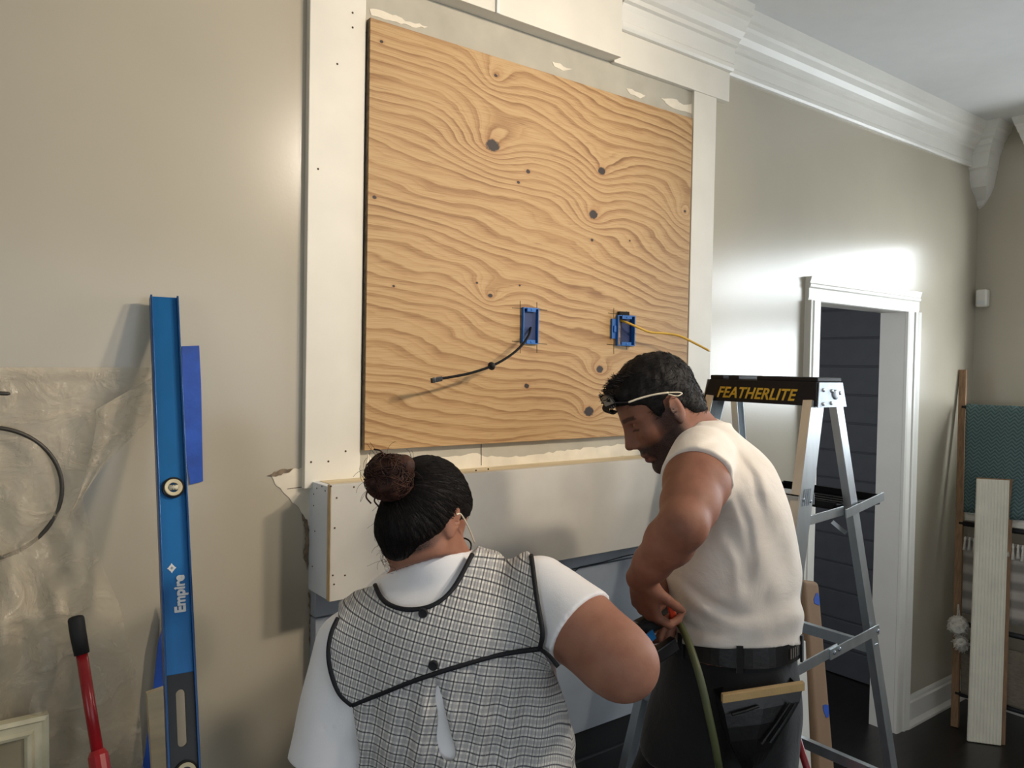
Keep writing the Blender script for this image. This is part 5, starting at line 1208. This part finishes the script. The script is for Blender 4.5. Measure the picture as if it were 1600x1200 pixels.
yoke_poly = sn_+[(760,835),(810,835)]+sr_+ss_[::-1]+sl_[::-1]+[(530,930)]
wbase(T_, 0)
T_.displace(lambda P: vnoise(P, (22, 22, 16), 13)*.003+vnoise(P, (50, 50, 20), 15)*.0012)
dA = unit(a2-a1); dB = unit(b2_-b1_)
cA = dl(a1, a2, .49); cB = PD(503, 1189, 1.48)
def slv(P, S_, d_, c_, R_): 
    q = P-S_; ax_ = q@d_; return np.where((np.linalg.norm(q-np.outer(ax_, d_), axis=1) < R_) & (ax_ > .03), (P-c_)@d_, -.05)
T_.cut(lambda P: slv(P, a1, dA, cA, .105)); T_.cut(lambda P: slv(P, b1_, dB, cB, .105))
T_.cap(dl(a1, a2, .30), dl(a1, a2, .9), .066, .066, 0, 'sub'); T_.cap(dl(b1_, b2_, .5), b2_, .064, .060, 0, 'sub')
wnd = unit(wnk-wo); T_.cap(wo, wnk-wnd*.01, .05, .053, .004, 'sub'); T_.cap(wo, wnk+fz*.05, .05, .06, .004, 'sub')
def collar(P):
    u, v, z = topix(P); ln = np.interp(u, *COLL); return np.where((z < 1.56) & (u > 560) & (u < 780), (ln-v)*WS, -.05)
T_.cut(collar)
V, Q = T_.mesh(2); np_mesh('t_shirt', V, Q, M['tee_w'], wom); del T_
# plaid pinafore: yoke, skirt, black piping
skirt_poly = ss_+[(850,1022),(861,1040),(872,1064),(886,1104),(899,1150),(914,1210),(926,1300),(930,1460),(535,1460),(548,1300),(562,1180),(553,1120)]
slit = smoothpoly([(679,1050),(682,1085),(684,1130),(684,1160),(690,1182),(704,1190),(712,1176),(704,1145),(694,1105),(685,1070)], 3)
def uvs(V, rot):
    q = V-wc; x, y, z = q@CR, q@CF, q@CU; xs = .19*np.arcsin(np.clip(x/.235, -1, 1))*1.12; c, s_ = math.cos(rot), math.sin(rot); back = (y > 0)*.5
    return np.stack([xs*c+z*s_+back, -xs*s_+z*c], 1)
def garment(name, grow, poly, rot, disp, cutter=None, h=.0045):
    G_ = Field(axis(lo[0], hi[0], h), axis(lo[1], hi[1], h), axis(.62 if name == 'pinafore_skirt' else 1.0, 1.50, h))
    global YF_
    if name == 'pinafore_yoke': wbase(G_, grow); YF_ = Field(*G_.a); YF_.F = G_.F.copy()
    else: wbase(G_, grow)
    G_.displace(disp); G_.shell(.016)
    def f(P):
        u, v, z = topix(P); d = polysd(u, v, poly)
        if cutter is not None: d = np.maximum(d, np.where(z < WDp, -polysd(u, v, cutter), -50))
        return d*WS
    G_.cut(f, .02); V, Q = G_.mesh(2); return np_mesh(name, V, Q, M['plaid'], wom, uv=uvs(V, rot))
def groove(u, v):
    o = 0
    for x0, y0, x1, y1 in ((628,1070,606,1128), (734,1040,757,1104), (588,1088,571,1140), (655,1062,650,1110), (800,1022,822,1070)):
        dx, dy = x1-x0, y1-y0; t = np.clip(((u-x0)*dx+(v-y0)*dy)/(dx*dx+dy*dy), 0, 1); d2 = (u-x0-t*dx)**2+(v-y0-t*dy)**2; o = o+.0075*(1-t)*np.exp(-d2/14)
    return o
def pleats(P):
    u, v, z = topix(P); a = sstep(1040, 1110, v); 
    return .0045*a*np.sin((u+(v-1050)*.06)*.135)*(1+.4*np.sin(u*.05))+vnoise(P, (20, 20, 34), 21)*.0045*a-groove(u, v)+.003*a*np.sin((v-u*.18)*.09)
garment('pinafore_yoke', .013, yoke_poly, -.24, lambda P: vnoise(P, (16, 16, 16), 19)*.0022)
garment('pinafore_skirt', .009, skirt_poly, -.20, pleats, slit)
def trace(u, v, grow=.012):
    """first point of the pinafore surface along the ray"""
    d = ray(u, v); s = np.arange(1.22, 1.70, .0015); f = YF_.sample(CAM+np.outer(s, d))-(grow-.012)
    i = np.nonzero(f < 0)[0]; i = i[0] if len(i) else int(np.argmin(f)); return CAM+d*s[i]
def piping(pix, r=.0045):
    P = np.array([trace(u, v) for u, v in pix]); 
    for _ in range(3): P[1:-1] = (P[:-2]+2*P[1:-1]+P[2:])/4
    k = MB(); k.tube(list(P), r, 8); k.build('piping', M['piping'], wom, smooth=True)
piping(sn_); piping(sr_); piping(sl_); piping(ss_); piping(smoothpoly([(843,1014),(858,1024),(872,1042)], 4), .0038)
for u, v in ((661, 958), (677, 1040)):
    p = trace(u, v, .016); k = MB(); k.lathe(p, -CF, [(.0085, -.004), (.0085, .002), (.0072, .0036), (.004, .003)], 18); b_ = k.build('button', M['piping'], wom, smooth=False)
# hair: close cap, bun, loose strands
H_ = Field(axis(wo[0]-.2, wo[0]+.2, .0032), axis(wo[1]-.2, wo[1]+.2, .0032), axis(wo[2]-.14, wo[2]+.22, .0032))
Rw = np.array([wf, wl, wu]); LWm = lambda x, y, z: wo+HS*(wf*x+wl*y+wu*z)
H_.ell(LWm(-.008, 0, .044), (.093, .0755, .085), Rw, .01); H_.ell(LWm(.036, 0, .046), (.057, .062, .057), Rw, .02); H_.ell(LWm(-.045, 0, -.025), (.050, .059, .068), Rw, .03); H_.ell(LWm(-.02, 0, -.0), (.066, .069, .05), Rw, .02); H_.cap(LWm(-.07, 0, -.05), LWm(-.05, 0, -.085), .035, .030, .03); H_.cap(LWm(-.028, 0, -.03), wnk+(wnk-wo)*.25, .0565*HS+.003, .060*HS+.003, .02)
# combed strands pulled towards the bun
bc_ = PD(608, 745, 1.43)
def comb(P):
    q = P-bc_; r = np.linalg.norm(q, axis=1)+1e-6; a = np.arctan2(q@CU, q@CR); return (.0005*np.sin(a*70+3*np.sin(r*40))+.0004*np.sin(a*131))*sstep(.0, .03, -wline(P))-.006*sstep(.035, .0, -wline(P))
def nape(P):
    u, v, z = topix(P); q = (P-wo)/HS; x = q@wf; w_ = wline(P)
    b_ = (v-np.interp(u, [590, 612, 625, 642, 665, 688, 700, 708], [908, 906, 900, 888, 868, 848, 834, 820])-3*vnoise(P, (120, 120, 120), 35))*WS
    return np.where((u < 706) & (x < -.012) & (z < 1.56), b_, w_)
H_.displace(comb); HF = Field(*H_.a); HF.F = H_.F.copy(); H_.cut(nape, k=.006); V, Q = H_.mesh(1); hw_ = np_mesh('hair', V, Q, M['hair_w'], wom); del H_
rs = np.random.RandomState(5); ok = (np.abs(HF.sample(V)) < .0015); P0 = V[ok][rs.choice(ok.sum(), 2400)]
V2, Q2 = strands(HF, P0, lambda P: (bc_-P)/np.linalg.norm(bc_-P, axis=1)[:, None], 9, .0055, .0012, .0005, .10, rs)
np_mesh('hair_strands', V2, Q2, M['hair_w'], hw_)['kind'] = 'stuff'
B_ = Field(axis(bc_[0]-.09, bc_[0]+.09, .0026), axis(bc_[1]-.09, bc_[1]+.09, .0026), axis(bc_[2]-.09, bc_[2]+.09, .0026))
random.seed(5)
B_.ell(bc_, (.036, .036, .036), None, .01); B_.ell(PD(630, 728, 1.43), (.022, .024, .020), None, .01); B_.ell(PD(596, 728, 1.43), (.020, .022, .020), None, .01)
for i in range(9):
    ax = unit(np.array([random.gauss(0, 1) for _ in range(3)])); e1 = unit(np.cross(ax, CU+.01)); e2 = np.cross(ax, e1); off = ax*random.uniform(-.012, .012)
    r_ = .034; ps = [bc_+off+(e1*math.cos(t_)+e2*math.sin(t_))*r_ for t_ in np.linspace(0, 4.6, 14)]; B_.chain(ps, [.007+.003*math.sin(j*.5) for j in range(14)], .004)
B_.displace(lambda P: vnoise(P, (90, 90, 90), 41)*.003); V, Q = B_.mesh(1); np_mesh('hair_bun', V, Q, M['bun'], wom); del B_
k = MB(); random.seed(21)
for i in range(120):      # fine curls at the nape and beside the cheek
    u0, v0 = random.uniform(598, 632), random.uniform(800, 880); b = PD(u0, v0, 1.455); pts = [b]; a = random.uniform(2.4, 4.4); L_ = random.uniform(.0028, .0055); tw = random.uniform(-.9, .9)
    for j in range(7): a += tw; pts.append(pts[-1]+CR*L_*math.cos(a)-CU*L_*abs(math.sin(a))*.9+CF*L_*.3*math.sin(j))
    k.tube(pts, .00028, 3, caps=False)
for i in range(170):     # strands wound round the bun
    ax = unit(np.array([random.gauss(0, 1) for _ in range(3)])); e1 = unit(np.cross(ax, CU+.013)); e2 = np.cross(ax, e1); off = ax*random.uniform(-.022, .022); rr = math.sqrt(max(.0004, .0435**2-float(off@off))); t0_ = random.uniform(0, 6.28)
    k.tube([bc_+off+(e1*math.cos(t_)+e2*math.sin(t_))*rr*(1+.07*math.sin(3*t_+t0_)) for t_ in np.linspace(t0_, t0_+random.uniform(1.2, 3.2), 11)], .0009, 4, caps=False)
for i in range(26):      # wisps round the bun
    a = random.uniform(0, 6.28); b = bc_+(CR*math.cos(a)+CU*math.sin(a))*.042; pts = [b]; aa = a+random.uniform(-.6, .6); tw = random.uniform(-.45, .45)
    for j in range(5): aa += tw; pts.append(pts[-1]+(CR*math.cos(aa)+CU*math.sin(aa))*.006)
    k.tube(pts, .00035, 3, caps=False)
for pts in ([(590,752),(578,762),(572,776),(580,787)], [(588,760),(576,755),(568,748)], [(592,770),(585,782),(592,792)], [(600,712),(594,704),(584,702)]):
    k.tube(spline([PD(u, v, 1.41) for u, v in pts], 5), .0016, 5)
o = k.build('loose_hair', M['bun'], wom, smooth=True); o['kind'] = 'stuff'
# her glasses
wg = thing('eyeglasses', LWm(.09, -.06, .01), 'thin framed eyeglasses worn by the woman with the bun', 'glasses')
for q in (-1, 1):
    k = MB(); k.tube(spline([LWm(-.014, .083*q, .014), LWm(.0, .084*q, .022), LWm(.05, .079*q, .018), LWm(.100, .069*q, .013)], 6), .0016, 7); k.build('temple_arm', M['gframe'], wg, smooth=True)
    ring = [LWm(.104-abs(.034*q+.030*math.cos(a))*.08, .034*q+.032*math.cos(a), -.002+.024*math.sin(a)) for a in np.linspace(0, 2*math.pi, 25)]
    k = MB(); k.tube(ring, .0018, 6, caps=False); k.build('rim', M['blackplastic'], wg, smooth=True)
    t = NT('clear_lens'); t.b.inputs['Transmission Weight'].default_value = 1; t.b.inputs['IOR'].default_value = 1.02; t.rough(.03); t.base((.95, .96, .97, 1))
    k = MB(); k.prism(ring[:-1], wf*.001); k.build('lens', t.m, wg)
k = MB(); k.tube([LWm(.103, -.004, .004), LWm(.108, 0, .007), LWm(.103, .004, .004)], .0016, 6); k.build('bridge', M['blackplastic'], wg)
# lower clothing, out of the frame
P_ = Field(axis(lo[0], hi[0], .012), axis(lo[1], hi[1], .012), axis(.05, .92, .012))
P_.chain([hl, np.array([*(fl_[:2]), .48]), fl_], [.125, .095, .08], .05); P_.chain([hr, np.array([*(fr2_[:2]), .48]), fr2_], [.125, .095, .08], .05); V, Q = P_.mesh(1); np_mesh('trousers', V, Q, M['pants'], wom)
for ft in (fl_, fr2_):
    S_ = Field(axis(ft[0]-.3, ft[0]+.3, .008), axis(ft[1]-.3, ft[1]+.3, .008), axis(-.02, .16, .006))
    S_.cap([ft[0]-fz[0]*.04, ft[1]-fz[1]*.04, .042], [*(ft[:2]+fz[:2]*.14), .034], .042, .04, .02); S_.cap([ft[0], ft[1], .05], [ft[0], ft[1], .11], .048, .045, .03); S_.cut(lambda P: .004-P[:, 2])
    V, Q = S_.mesh(1); np_mesh('shoe', V, Q, M['shoe'], wom)
